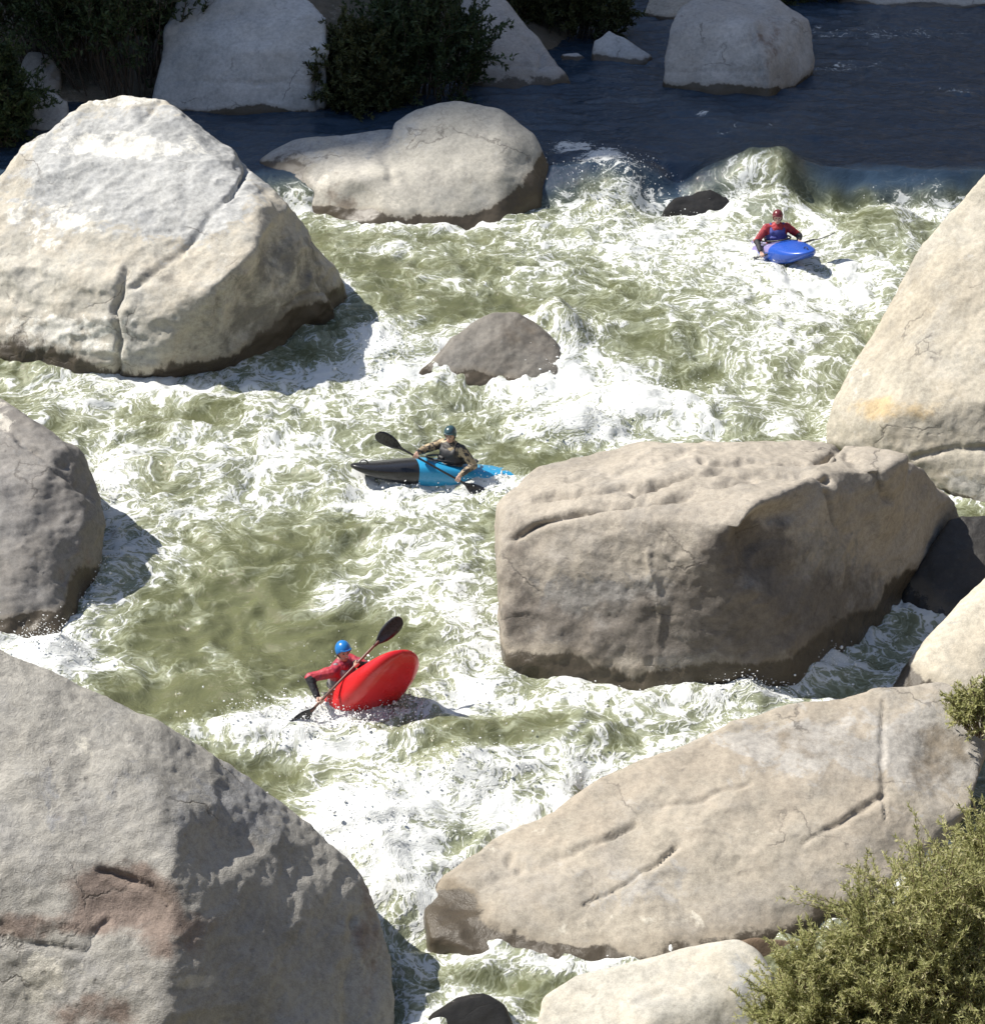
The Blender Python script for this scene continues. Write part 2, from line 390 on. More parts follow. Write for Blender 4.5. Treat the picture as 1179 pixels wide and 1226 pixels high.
boulder('boulder', 'massive block-shaped boulder midstream with a flat ledged top and hollowed shaded side', (880, 838),
    [[(608, 797, .62), (680, 817, .35), (780, 833, .1), (880, 839, 0), (955, 826, .2), (1000, 792, .9), (1090, 722, 2.5), (1128, 672, 3.7),
      (593, 602, 1.9), (597, 660, 1.25), (602, 720, .95), (640, 563, 2.6), (700, 545, 2.9), (760, 533, 3.1), (900, 530, 3.2), (1000, 532, 3.3),
      (640, 622, 1.25), (700, 608, 1.15), (780, 600, 1.05), (860, 606, .75), (885, 626, .25), (960, 578, 1.25), (905, 602, .6)],
     [(960, 576, 1.3), (1010, 532, 2.9), (1060, 540, 2.85), (1105, 558, 3.2), (1142, 600, 3.6), (1152, 632, 3.8), (1128, 672, 3.75), (1090, 720, 2.6), (1000, 785, 1.0), (1000, 590, 1.5)],
     [(835, 591, 1.49), (835, 576, 1.51), (940, 584, 1.70), (940, 569, 1.72), (985, 568, 2.19), (985, 553, 2.21), (955, 556, 2.56), (955, 541, 2.58), (850, 562, 2.38), (850, 547, 2.40)],
     [(1005, 578, 1.89), (1005, 563, 1.91), (1060, 576, 1.95), (1060, 561, 1.97), (1085, 562, 2.38), (1085, 547, 2.40), (1040, 552, 2.68), (1040, 537, 2.70), (1000, 556, 2.56), (1000, 541, 2.58)]],
    rock_mat('boulder_rock_e', (.42, .375, .31), (.32, .285, .235), grey=(.23, .22, .205), spec=(.15, .13, .108), pale=(.58, .52, .42), off=5, bump=1.1, streak=.5),
    back=1.6, vox=.035, rnd=7, amp=(.07, .024, .007), seed=33, wet_h=.22, rid=.06, wb=[(900, 810, 110, 30, .45), (1000, 775, 60, 40, .6), (1090, 700, 40, 50, .6), (650, 795, 50, 12, .3)],
    cracks=[([(612, 645), (660, 622), (720, 606), (800, 598), (850, 582), (900, 574)], .07, .17), ([(760, 590), (820, 572), (860, 566), (960, 566), (990, 573)], .06, .16), ([(640, 600), (720, 588), (800, 580)], .05, .10),
            ([(840, 556), (900, 550), (960, 553), (1000, 546)], .06, .14), ([(680, 580), (780, 560), (830, 545)], .05, .05), ([(775, 660), (790, 740), (785, 800)], .05, -.03),
            ([(1015, 545), (1050, 570), (1060, 600)], .08, .12), ([(990, 590), (1000, 625), (1015, 640)], .07, .08)],
    scoops=[(905, 652, 32, 38, .34), (930, 690, 26, 20, .10), (700, 720, 90, 40, .06), (1010, 690, 60, 60, .08), (930, 615, 22, 12, .12)],
    ta=[(840, 780, 90, 40, .7), (960, 720, 110, 90, .7), (720, 730, 110, 45, .7)], tc=[(785, 730, 10, 70, .4), (690, 740, 70, 18, .4), (1010, 690, 70, 25, .2), (760, 640, 120, 30, .25)],
    tb=[(900, 650, 45, 38, .8), (740, 755, 140, 42, .75), (960, 740, 130, 85, .75), (618, 700, 22, 90, .5), (850, 690, 50, 60, .4)])

boulder('boulder', 'tall pale boulder leaning in from the right edge with a tan band near its base', (1100, 600),
    [[(1185, 200, 3.5), (1280, 120, 4.2), (1340, 300, 2.5), (1330, 600, -.2), (1142, 248, 3.2), (1106, 290, 3.0), (1080, 332, 2.75), (1050, 386, 2.4), (1016, 450, 1.9), (990, 510, 1.45), (987, 532, 1.3),
      (1020, 540, .9), (1092, 548, .35), (1135, 582, .0), (1200, 632, -.4), (1100, 430, 1.2), (1180, 480, .2), (1060, 500, .7)],
     [(1010, 535, 2.0), (1100, 545, 1.7), (1190, 600, 1.5), (1300, 640, 1.2), (1280, 400, 2.5), (1060, 700, 3.0), (1220, 760, 2.6)]],
    rock_mat('boulder_rock_f', (.44, .405, .33), (.375, .335, .265), spec=(.45, .34, .19), grey=(.40, .385, .35), off=6, bump=1.0),
    back=2.5, vox=.04, rnd=12, amp=(.07, .03, .012), seed=41, wet_h=.1, bottom=False,
    cracks=[([(1095, 548), (1140, 535), (1179, 540)], .08, .08)], tb=[(1060, 490, 60, 16, .7)], ta=[(1150, 590, 50, 30, .5)], tc=[(1030, 460, 20, 50, .4)])

boulder('boulder', 'small pale boulder at the right edge with a leafy tuft growing against it', (1100, 850),
    [[(1055, 850, .1), (1066, 822, .4), (1080, 802, .7), (1112, 764, 1.1), (1152, 718, 1.5), (1185, 684, 1.8), (1270, 620, 2.2), (1320, 700, 1.2), (1320, 900, -.4), (1150, 900, -.4), (1180, 800, .5)]],
    rock_mat('boulder_rock_g', (.54, .495, .40), (.47, .42, .33), off=7, bump=.8), back=1.4, vox=.04, rnd=10, amp=(.04, .02, .008), seed=47, wet_h=.12)

boulder('boulder', 'long sloping tan boulder at the lower right with diagonal cracks and a squared far end', (700, 1155),
    [[(506, 1082, .85), (528, 1050, 1.2), (580, 1008, 1.65), (640, 983, 2.1), (702, 953, 2.55), (772, 913, 2.9), (850, 874, 3.2), (950, 839, 3.45), (1050, 824, 3.6), (1122, 816, 3.7), (1156, 822, 3.6),
      (1174, 850, 3.3), (1180, 900, 2.8), (1166, 965, 2.1), (516, 1122, .25), (580, 1146, .05), (700, 1156, 0), (860, 1152, .05), (935, 1135, .35), (1060, 1060, 1.0),
      (590, 1095, .6), (800, 1000, 1.55), (1060, 905, 2.5), (950, 930, 2.2), (1075, 860, 3.05), (1060, 965, 1.8)]],
    rock_mat('boulder_rock_h', (.385, .345, .28), (.315, .275, .22), grey=(.30, .285, .26), pale=(.60, .56, .47), spec=(.20, .165, .12), off=8, bump=.9, streak=.2),
    back=1.3, vox=.034, rnd=9, amp=(.08, .018, .006), wb=[(548, 1100, 38, 34, .5), (640, 1142, 90, 10, .5)], seed=52, wet_h=.13, rid=.05,
    cracks=[([(1058, 838), (1054, 880), (1060, 975)], .035, .05), ([(700, 1085), (760, 1050), (808, 1018)], .035, .07), ([(790, 965), (830, 960), (900, 935)], .04, .06),
            ([(690, 985), (730, 1000), (760, 985)], .03, .03), ([(575, 1060), (640, 1040), (760, 985)], .06, .05), ([(850, 890), (900, 870), (930, 870)], .06, .04), ([(960, 1010), (1010, 980), (1060, 945)], .05, .06)],
    scoops=[(610, 1030, 6, 8, .06), (622, 1040, 5, 7, .06), (560, 1080, 30, 22, .04), (1120, 900, 30, 40, .06)],
    tb=[(1130, 905, 45, 45, .6), (980, 885, 90, 28, .4), (545, 1085, 28, 40, .9), (590, 1128, 40, 14, .5)], ta=[(1120, 900, 60, 60, .8), (980, 890, 110, 40, .6), (760, 1060, 90, 30, .4), (880, 885, 40, 10, .4)], tc=[(760, 1110, 150, 20, .4), (900, 1000, 120, 18, .35), (640, 1010, 60, 20, .4)])

boulder('boulder', 'pale rounded boulder cut by the bottom edge, below the long sloping tan one', (780, 1320),
    [[(636, 1240, .7), (646, 1194, 1.05), (682, 1168, 1.2), (780, 1153, 1.25), (850, 1130, 1.3), (882, 1124, 1.3), (912, 1140, 1.15), (928, 1172, .9), (934, 1250, .4), (930, 1330, 0), (780, 1330, -.1), (650, 1320, .1), (780, 1220, .5), (880, 1190, .7)]],
    rock_mat('boulder_rock_i', (.49, .465, .40), (.43, .395, .325), off=9, bump=.7), back=.9, vox=.035, rnd=10, amp=(.05, .02, .006), seed=58, wet_h=.05,
    cracks=[([(690, 1185), (760, 1205), (790, 1190)], .06, .03)], ta=[(900, 1190, 30, 50, .5)])
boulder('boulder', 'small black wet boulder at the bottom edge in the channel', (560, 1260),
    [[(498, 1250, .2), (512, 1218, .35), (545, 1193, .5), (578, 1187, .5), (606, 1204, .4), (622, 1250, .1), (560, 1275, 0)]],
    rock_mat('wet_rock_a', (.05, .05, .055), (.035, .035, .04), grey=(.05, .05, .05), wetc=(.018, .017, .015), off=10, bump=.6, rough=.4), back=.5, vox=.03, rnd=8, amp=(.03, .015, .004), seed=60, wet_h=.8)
boulder('boulder', 'low brown wet rock under the edge of the long sloping tan boulder', (900, 1160),
    [[(845, 1165, 0), (860, 1133, .1), (905, 1122, .15), (960, 1126, .2), (985, 1165, 0), (900, 1182, -.15)]],
    rock_mat('wet_rock_b', (.17, .12, .08), (.12, .085, .055), grey=(.12, .1, .08), off=11), back=.5, vox=.03, rnd=6, amp=(.03, .015, .004), seed=61, wet_h=.1)
boulder('boulder', 'tan rock slab half hidden behind the green shrub', (1010, 1060),
    [[(940, 1090, -.3), (965, 1050, .1), (1010, 1005, .5), (1060, 980, .7), (1120, 985, .7), (1140, 1080, -.2), (1000, 1110, -.6)]],
    rock_mat('boulder_rock_j', (.50, .455, .36), (.42, .38, .30), off=12), back=.4, vox=.035, rnd=6, amp=(.04, .02, .006), seed=62, wet_h=.02)
boulder('boulder', 'grey brown midstream rock half covered by spilling water', (590, 457),
    [[(490, 450, .02), (528, 420, .4), (556, 390, .8), (588, 370, 1.0), (618, 370, 1.0), (648, 388, .9), (672, 418, .5), (672, 452, .0), (600, 462, -.15), (530, 460, -.1), (600, 400, .5)]],
    rock_mat('boulder_rock_k', (.19, .175, .15), (.14, .125, .105), grey=(.17, .165, .155), spec=(.12, .10, .075), off=13, bump=.8, rough=.6), back=1.1, vox=.035, rnd=16, amp=(.06, .03, .008), seed=63, wet_h=.10,
    tb=[(630, 395, 30, 25, .5)])
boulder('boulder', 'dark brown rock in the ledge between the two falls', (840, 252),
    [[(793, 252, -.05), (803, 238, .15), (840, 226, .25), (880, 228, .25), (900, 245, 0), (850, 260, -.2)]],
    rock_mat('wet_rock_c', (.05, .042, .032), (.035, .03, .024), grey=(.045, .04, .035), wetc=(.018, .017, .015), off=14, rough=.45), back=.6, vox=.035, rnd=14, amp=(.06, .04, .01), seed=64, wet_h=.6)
boulder('boulder', 'wet ledge filling the gap right of the block-shaped boulder, coloured near-black for its shade', (1150, 745),
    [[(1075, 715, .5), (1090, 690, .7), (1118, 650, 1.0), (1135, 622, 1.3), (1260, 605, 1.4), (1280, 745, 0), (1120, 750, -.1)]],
    rock_mat('wet_rock_gap_shade', (.04, .037, .033), (.03, .027, .024), grey=(.035, .035, .035), wetc=(.018, .017, .015), off=15, rough=.5), back=1.0, vox=.04, rnd=5, amp=(.05, .03, .01), seed=65, wet_h=.2)  # wet ledge raised to fill the gap; near-black colour stands in for its shade

# far bank, in the shade
SHD = dict(vox=.07, amp=(.10, .03, .01))
FB, FB2 = (.52, .515, .50), (.42, .41, .39)
boulder('boulder', 'large square grey boulder on the shaded far bank between two dark bushes', (300, 137),
    [[(180, 136, .4), (250, 135, .1), (330, 137, 0), (380, 139, .1), (378, 95, .7), (394, 60, .4), (391, 20, .9), (370, -5, 1.5), (300, -30, 2.4), (225, -30, 2.4), (195, 30, 1.4), (300, 60, .45)]],
    rock_mat('boulder_rock_l', FB, FB2, pale=(.55, .54, .51), off=16), back=2.5, rnd=4, seed=70, wet_h=.10, tc=[(320, 30, 70, 30, .4)], scoops=[(385, 105, 10, 25, .25)], cracks=[([(210, 97), (375, 99)], .06, .06)], **SHD)
boulder('boulder', 'wedge-shaped grey boulder on the far bank, sloping down to its right', (620, 107),
    [[(545, 104, .5), (560, 60, 1.2), (556, -30, 2.6), (598, -5, 2.3), (640, 38, 1.6), (662, 68, 1.0), (682, 98, .4), (620, 107, 0), (575, 107, .1), (600, 45, 1.2)]],
    rock_mat('boulder_rock_m', (.44, .425, .40), (.37, .35, .33), off=17), back=2.0, rnd=5, seed=71, wet_h=.18, cracks=[([(625, 45), (650, 62), (645, 80)], .08, .12), ([(560, 75), (670, 78)], .06, .05)], **SHD)
boulder('boulder', 'big cube-like grey boulder standing in the upper pool', (870, 115),
    [[(794, 98, .6), (798, 35, 1.2), (815, 3, 1.9), (850, -12, 2.6), (930, -4, 2.6), (966, 22, 2.3), (975, 78, 1.7), (972, 84, 1.4), (922, 115, .0), (860, 113, .15), (900, 28, .75), (912, 62, .25)]],
    rock_mat('boulder_rock_n', (.50, .485, .46), (.38, .36, .33), pale=(.52, .51, .48), off=18), back=1.8, rnd=3, seed=72, wet_h=.12, cracks=[([(800, 85), (910, 84)], .05, .05), ([(900, 30), (905, 70), (915, 110)], .08, .08)],
    tb=[(920, 60, 25, 40, .4)], **SHD)
boulder('boulder', 'small pointed pale rock left of the cube-like one in the upper pool', (735, 78),
    [[(704, 76, .3), (709, 48, .7), (728, 31, .9), (750, 42, .8), (782, 66, .5), (772, 79, .1), (730, 79, 0)]],
    rock_mat('boulder_rock_o', FB, FB2, off=19), back=.9, rnd=4, seed=73, wet_h=.1, **SHD)
boulder('boulder', 'flat pale slab just above the water by the wedge-shaped boulder', (685, 74),
    [[(666, 73, .2), (672, 64, .5), (692, 63, .5), (702, 70, .3), (685, 76, 0)]],
    rock_mat('boulder_rock_p', FB, FB2, off=20), back=.5, rnd=3, seed=74, wet_h=.03, vox=.05, amp=(.03, .02, .01))
boulder('boulder', 'pitted grey boulder among leaves at the far left bank', (45, 125),
    [[(20, 130, .4), (22, 80, .9), (35, 60, 1.1), (60, 64, 1.1), (75, 92, .7), (74, 115, .4), (45, 130, 0)]],
    rock_mat('boulder_rock_q', (.36, .335, .30), (.28, .26, .23), off=21), back=1.2, rnd=5, seed=75, wet_h=.02, scoops=[(58, 78, 4, 4, .1), (68, 90, 4, 4, .1)], **SHD)
boulder('boulder', 'smooth bluish grey rock directly below the pitted one at the far left', (55, 160),
    [[(25, 165, .3), (32, 120, .7), (60, 108, .8), (82, 120, .6), (84, 160, .1), (50, 170, 0)]],
    rock_mat('boulder_rock_r', (.38, .38, .37), (.32, .32, .31), off=22), back=.9, rnd=5, seed=76, wet_h=.05, **SHD)
boulder('boulder', 'low brown rock between bushes behind the huge lichen-crowned boulder', (100, 120),
    [[(78, 122, .2), (85, 106, .5), (105, 100, .6), (122, 112, .4), (120, 125, 0)]],
    rock_mat('boulder_rock_s', (.28, .24, .19), (.22, .19, .15), off=23), back=.7, rnd=4, seed=77, wet_h=.02, **SHD)
boulder('boulder', 'rough pale rock behind the bush right of the square grey boulder', (420, 60),
    [[(380, 60, .6), (385, 15, 1.4), (405, 8, 1.5), (450, 30, 1.2), (465, 60, .3)]],
    rock_mat('boulder_rock_t', FB, FB2, off=24), back=1.0, rnd=4, seed=78, wet_h=.02, **SHD)
boulder('boulder', 'long low sunlit rock touching the top edge at the upper right', (1080, 12),
    [[(1000, 6, .8), (1010, -20, 1.5), (1100, -40, 2.2), (1200, -30, 2.0), (1220, -5, .8), (1150, 10, .1), (1080, 13, 0)]],
    rock_mat('boulder_rock_u', (.45, .43, .39), (.38, .36, .32), off=25), back=1.5, rnd=5, seed=79, wet_h=.05, **SHD)
boulder('boulder', 'pale rock at the top edge behind the cube-like boulder', (800, 22),
    [[(768, 18, .4), (775, -10, 1.0), (810, -25, 1.4), (835, 10, .5), (800, 22, 0)]],
    rock_mat('boulder_rock_v', (.47, .43, .36), (.40, .36, .30), off=26), back=1.0, rnd=4, seed=80, wet_h=.05, **SHD)
boulder('boulder', 'small upright rock at the waterside under the top edge bushes', (740, 28),
    [[(728, 26, .2), (730, 0, .6), (745, -8, .7), (753, 18, .3), (742, 30, 0)]],
    rock_mat('boulder_rock_w', (.36, .34, .31), (.30, .28, .25), off=27), back=.5, rnd=3, seed=81, wet_h=.05, **SHD)

# ------------------------------------------------------------------ river
def blur(a, r, it=2):
    for _ in range(it):
        for ax in (0, 1):
            k = 2 * r + 1
            p = np.concatenate([np.repeat(a.take([0], ax), r + 1, ax), a, np.repeat(a.take([-1], ax), r, ax)], ax)
            c = np.cumsum(p, ax)
            n = a.shape[ax]
            a = (c.take(range(k, k + n), ax) - c.take(range(0, n), ax)) / k
    return a
gx = np.arange(-12.5, 12.5, .036)
gy = [15.0]
while gy[-1] < 66: gy.append(gy[-1] + .040 * (gy[-1] / 27.0) ** 1.25)
gy = np.array(gy)
X, Y = np.meshgrid(gx, gy)            # rows = Y
Z0 = level(Y)
# smooth the fall line a little and let it wander
Yw = Y + .55 * noise3(X * .35, Y * .2, 0 * X, 5) + .25 * noise3(X * 1.1, Y * .6, 0 * X, 6)
Z0 = level(Yw)
UU, VV, SS = proj(np.stack([X, Y, Z0], -1).reshape(-1, 3))
UU = UU.reshape(X.shape); VV = VV.reshape(X.shape)

# contact with the boulders
near = np.zeros(X.shape); below = np.zeros(X.shape)
for V in ROCKS:
    h = V[:, 2] - level(V[:, 1]); k = np.abs(h) < .12
    ix = np.round((V[k, 0] - gx[0]) / .036).astype(int); iy = np.searchsorted(gy, V[k, 1])
    ok = (ix >= 0) & (ix < len(gx)) & (iy >= 0) & (iy < len(gy)); near[iy[ok], ix[ok]] = 1
near = blur(near, 2, 2); contact = np.clip(blur(near, 5, 2) * 3.2, 0, 1); wide = np.clip(blur(near, 14, 2) * 4.0, 0, 1)

# where the photo shows white water: (u, v, ru, rv, amount)
FOAM = [(685, 178, 26, 10, .8), (722, 196, 34, 14, .85), (768, 222, 36, 18, .8), (690, 240, 22, 24, .5), (740, 245, 40, 14, .6), (912, 228, 34, 34, .45), (1090, 262, 45, 16, .85), (1150, 255, 40, 14, .6), (1062, 205, 10, 14, .55), (1080, 234, 12, 16, .65), (1120, 225, 10, 18, .4),
        (760, 285, 140, 30, .65), (900, 300, 160, 40, .7), (1050, 300, 80, 30, .35), (960, 350, 120, 35, .55), (680, 300, 70, 20, .4),
        (560, 270, 100, 8, .5), (430, 275, 70, 10, .5), (480, 300, 140, 12, .35), (560, 340, 160, 18, .30), (860, 400, 170, 60, .42), (980, 380, 80, 60, .5), (1010, 330, 60, 30, .5),
        (455, 420, 45, 38, .95), (430, 450, 60, 15, .7), (500, 395, 40, 30, .4), (690, 410, 40, 40, .45), (670, 460, 70, 30, .6), (760, 490, 100, 45, .85), (700, 520, 60, 25, .8), (870, 500, 90, 35, .55), (950, 480, 60, 40, .4),
        (200, 465, 260, 14, .75), (330, 450, 90, 14, .6), (80, 480, 80, 16, .5), (300, 510, 170, 35, .45), (480, 490, 120, 25, .5), (180, 545, 120, 30, .5), (350, 555, 120, 30, .55), (450, 600, 130, 25, .55),
        (130, 590, 30, 50, .75), (150, 650, 60, 45, .6), (230, 620, 90, 40, .45), (120, 720, 45, 55, .7), (60, 790, 50, 40, .95), (100, 800, 30, 25, .6), (190, 690, 60, 25, .4),
        (540, 590, 90, 22, .6), (600, 580, 40, 16, .8), (480, 660, 110, 50, .42), (400, 715, 30, 20, .8), (560, 700, 60, 70, .55), (575, 780, 45, 50, .55), (500, 720, 60, 30, .5),
        (200, 800, 130, 14, .35), (300, 880, 90, 18, .8), (345, 865, 50, 25, .85), (440, 860, 90, 25, .85), (400, 900, 110, 16, .75), (560, 830, 50, 40, .5), (640, 850, 80, 25, .5), (760, 850, 100, 22, .55), (850, 850, 50, 20, .6),
        (560, 945, 130, 28, .75), (700, 925, 110, 25, .65), (430, 1000, 90, 60, .95), (500, 970, 70, 40, .85), (600, 975, 70, 22, .8), (470, 1060, 50, 60, .85), (800, 880, 80, 18, .4),
        (540, 1155, 90, 14, .85), (640, 1165, 80, 10, .6), (490, 1185, 40, 20, .45), (980, 800, 60, 25, .8), (900, 838, 60, 12, .7), (1050, 760, 60, 22, .55), (1090, 725, 40, 12, .5),
        (860, 160, 12, 4, .5), (840, 135, 10, 4, .5), (1020, 80, 60, 10, .42), (1080, 40, 80, 14, .40), (980, 40, 40, 14, .32), (1130, 110, 50, 8, .35), (760, 120, 60, 7, .25), (900, 150, 70, 7, .3)]
CALM = [(1010, 212, 90, 34, .8), (840, 205, 45, 22, .7), (850, 235, 30, 16, .7), (700, 225, 16, 16, .6), (250, 760, 110, 75, .40), (330, 700, 60, 50, .25), (190, 640, 40, 18, .2), (230, 505, 90, 14, .3), (320, 655, 80, 22, .25), (560, 500, 60, 18, .3), (420, 640, 60, 15, .2), (1050, 285, 50, 20, .5), (820, 395, 60, 20, .15),
        (640, 885, 90, 16, .3), (700, 870, 60, 14, .2), (490, 1120, 40, 30, .5), (500, 1215, 60, 20, .4), (450, 340, 60, 50, .2), (400, 320, 50, 40, .3), (600, 320, 120, 10, .15), (570, 465, 60, 10, .3)]
foam = np.full(X.shape, .12)
foam = .02 + (foam - .02) * sstep(190, 265, VV)
def bump_px(u, v, ru, rv):
    return np.exp(-(((UU - u) / ru) ** 2 + ((VV - v) / rv) ** 2))
for u, v, ru, rv, k in FOAM: foam = 1 - (1 - foam) * (1 - k * bump_px(u, v, ru, rv))
for u, v, ru, rv, k in CALM: foam = foam * (1 - k * bump_px(u, v, ru, rv))
aer = np.clip(sstep(208, 272, VV + 34 * noise3(X * .7, Y * .4, 0 * X, 8) + 22 * noise3(X * 2.4, Y * 1.5, 0 * X, 18)), 0, 1)         # air mixed into the water below the ledge
shallow = sstep(1160, 1200, VV) * sstep(440, 480, UU)
aer = np.maximum(aer, .9 * np.clip(1.3 * bump_px(912, 235, 50, 42), 0, 1))
foam = foam + (1 - foam) * (contact * .60 + wide * .10) * (.25 + .75 * aer)

# big water shapes: (u, v, ru_m, ry_m, height)
SHAPE = [(918, 222, .85, 1.0, .40), (730, 205, .9, 1.2, .18), (1055, 278, .8, .7, .32), (1110, 215, 1.4, .9, .05), (800, 235, .5, .6, -.25),
         (460, 425, .5, .6, .10), (664, 396, .34, .6, .38), (690, 420, .4, .6, .12), (760, 490, .9, .7, .28), (700, 520, .6, .4, .18), (860, 500, .8, .5, .16), (580, 478, .8, .5, -.18),
         (320, 520, 1.6, .35, .12), (230, 565, 1.2, .4, .13), (420, 570, 1.2, .3, .10), (330, 600, 1.4, .3, -.10), (480, 640, 1.0, .4, .13), (250, 740, 1.5, 1.0, -.12), (410, 715, .35, .3, .14),
         (120, 700, .45, .8, .12), (60, 800, .5, .5, .25), (400, 862, .35, .22, .06), (600, 596, .35, .20, .05), (290, 872, .7, .35, .12), (490, 890, .9, .30, .12), (640, 880, 1.1, .35, .14), (760, 845, 1.0, .3, .12), (580, 815, .5, .5, .10),
         (430, 990, .8, .6, .22), (560, 945, 1.1, .35, .22), (700, 925, .9, .35, .16), (470, 1060, .45, .6, .15), (490, 1120, .5, .4, -.2), (560, 1160, .7, .25, .12), (960, 805, .6, .4, .15), (900, 838, .4, .15, .14)]
H = np.zeros(X.shape)
for u, v, rx, ry, k in SHAPE:
    c = on_water(u, v)
    wx = X + .35 * noise3(X * 1.3, Y * 1.3, 0 * X, 61); wy = Y + .35 * noise3(X * 1.3, Y * 1.3, 0 * X, 62)
    H += 1.3 * k * np.exp(-((wx - c[0]) / rx) ** 2 - ((wy - c[1]) / ry) ** 2)
wx = X + .5 * noise3(X * .8, Y * .8, 0 * X, 21); wy = Y + .5 * noise3(X * .8, Y * .8, 0 * X, 22)
rough_ = .25 + .75 * aer
wave = .19 * fbm(wx, wy, 0 * X, .75, 3, .55, 31) + .085 * fbm(wx * .75, wy * 1.25, 0 * X + 3, 1.7, 2, .5, 35, True)
chop = .050 * fbm(wx * .8, wy * 1.2, 0 * X + 5, 3.2, 3, .55, 36) + .045 * (fbm(wx * .8, wy * 1.2, 0 * X + 9, 2.6, 4, .55, 39, True) - .35)
froth = fbm(X, Y * .8, 0 * X + 2, 5.0, 2, .5, 43, True) - .3
fm = sstep(.35, .95, foam)
H += rough_ * (wave + chop * (.6 + .7 * foam)) + fm * .022 * froth * aer + (contact * .06 + wide * .02) * aer * (.4 + noise3(X * 3, Y * 3, 0 * X, 77) * 1.6)
ripple = .075 * fbm(X * .45, Y * .9, 0 * X + 1, 2.0, 4, .6, 88)
H += (1 - aer) * ripple
foam = foam * (1 - .95 * bump_px(905, 1150, 75, 32))
foam = np.clip(foam + aer * .30 * noise3(X * .45, Y * .30, 0 * X, 401) + .9 * (wave + 1.6 * chop) * rough_ * (1 - .4 * fm), 0, 1)
Zw = Z0 + H
nr, nc = X.shape
idx = np.arange(nr * nc).reshape(nr, nc)
Fq = np.stack([idx[:-1, :-1], idx[:-1, 1:], idx[1:, 1:], idx[1:, :-1]], -1).reshape(-1, 4)
me = mesh_np('river', np.stack([X, Y, Zw], -1).reshape(-1, 3), Fq)
set_attr(me, 'foam', foam); set_attr(me, 'aer', aer)
def water_height(x, y):
    i = int(np.clip(np.searchsorted(gy, y), 1, nr - 1)); j = int(np.clip((x - gx[0]) / .036, 0, nc - 2)); return float(Zw[i, j])

def water_mat():
    m, nt, b = new_mat('white_water'); g = N(nt)
    P = g.pos()
    d = g.attr('foam'); a = g.attr('aer')
    w1 = g.vmath('SCALE', g.vmath('SUBTRACT', g.noise(P, .55, 2, .5, out='Color'), (.5, .5, .5)), None, 2.6)
    w2 = g.vmath('SCALE', g.vmath('SUBTRACT', g.noise(P, 2.0, 2, .5, out='Color'), (.5, .5, .5)), None, .62)
    w3 = g.vmath('SCALE', g.vmath('SUBTRACT', g.noise(P, 7.0, 2, .5, out='Color'), (.5, .5, .5)), None, .13)
    Q = g.vmath('ADD', g.vmath('ADD', P, w3), g.vmath('ADD', w1, w2))
    clump = g.noise(g.mapping(Q, (.8, .8, 1)), 1.7, 6, .58)
    def lace(sc, wd, loc, det):
        n = g.math('ABSOLUTE', g.math('SUBTRACT', g.noise(g.mapping(Q, (.9, .8, 1), loc=loc), sc, det, .45), .5))
        return g.ramp(n, 0.0, wd, 1, 0)
    f = g.math('MULTIPLY', g.math('SUBTRACT', clump, .5), 1.55)
    for sc, wd, loc, det, k in ((.85, .030, (3, 9, 0), 2, .30), (2.0, .045, (13, 2, 0), 2, .30), (4.6, .065, (5, 21, 0), 2, .26), (10.5, .10, (7, 1, 0), 3, .22)):
        f = g.math('ADD', f, g.math('MULTIPLY', lace(sc, wd, loc, det), g.math('MULTIPLY', k, g.ramp(d, .05, .55, .35 if sc > 4 else .75, 1.15))))
    f = g.math('ADD', f, g.math('MULTIPLY', g.math('SUBTRACT', d, .63), 1.12))
    white = g.ramp(f, .12, .52)
    milky = g.ramp(f, -.45, .30)
    deepc = g.mix(a, (.027, .048, .078), g.mix(g.noise(P, .7, 3, .5), (.082, .090, .040), (.145, .152, .080)))
    milkc = g.mix(a, (.06, .085, .11), (.29, .31, .215))
    c = g.mix(milky, deepc, milkc)
    c = g.mix(white, c, (.66, .675, .655))
    nt.links.new(c, b.inputs['Base Color'])
    b.inputs['IOR'].default_value = 1.33
    g.put(b.inputs['Roughness'], g.math('ADD', .07, g.math('MULTIPLY', white, .55)))
    fine = g.noise(g.mapping(Q, (.8, 1.2, 1)), 9.0, 6, .65)
    h = g.math('ADD', g.math('MULTIPLY', fine, .55), g.math('ADD', g.math('MULTIPLY', white, .30), g.math('MULTIPLY', g.noise(Q, 26, 4, .6), .22)))
    k = g.node('ShaderNodeBump'); k.inputs['Strength'].default_value = .6; k.inputs['Distance'].default_value = .06
    g.put(k.inputs['Height'], h); nt.links.new(k.outputs[0], b.inputs['Normal'])
    return m
river = link('river', me, water_mat()); tag(river, 'churning green white-water river running between the boulders', 'river', kind='structure')

# ------------------------------------------------------------------ terrain: river bed, banks and the canyon side that shades the pool
tx = np.unique(np.concatenate([np.arange(-40, 40, .5), np.linspace(-400, -40, 90), np.linspace(40, 400, 60)]))
ty = np.unique(np.concatenate([np.arange(-20, 90, .5), np.linspace(-120, -20, 25), np.linspace(90, 900, 90)]))
TX, TY = np.meshgrid(tx, ty)
shore = [(-1200, 175), (0, 150), (190, 138), (390, 128), (560, 106), (680, 66), (730, 24), (800, 5), (1000, -6), (1300, -12), (1700, -20)]
sp = np.array([at_z(u, v, 1.45)[:2] for u, v in shore]); o_ = np.argsort(sp[:, 0]); sp = sp[o_]
ysh = np.interp(TX, sp[:, 0], sp[:, 1]) 
n1 = noise3(TX * .15, TY * .15, 0 * TX, 3); n2 = noise3(TX * .6, TY * .6, 0 * TX, 4)
T = -2.2 + 0 * TX
far = 1.2 + np.minimum(TY - ysh, 12) * .30 + np.maximum(TY - ysh - 12, 0) * .55 + n1 * .6 + n2 * .2
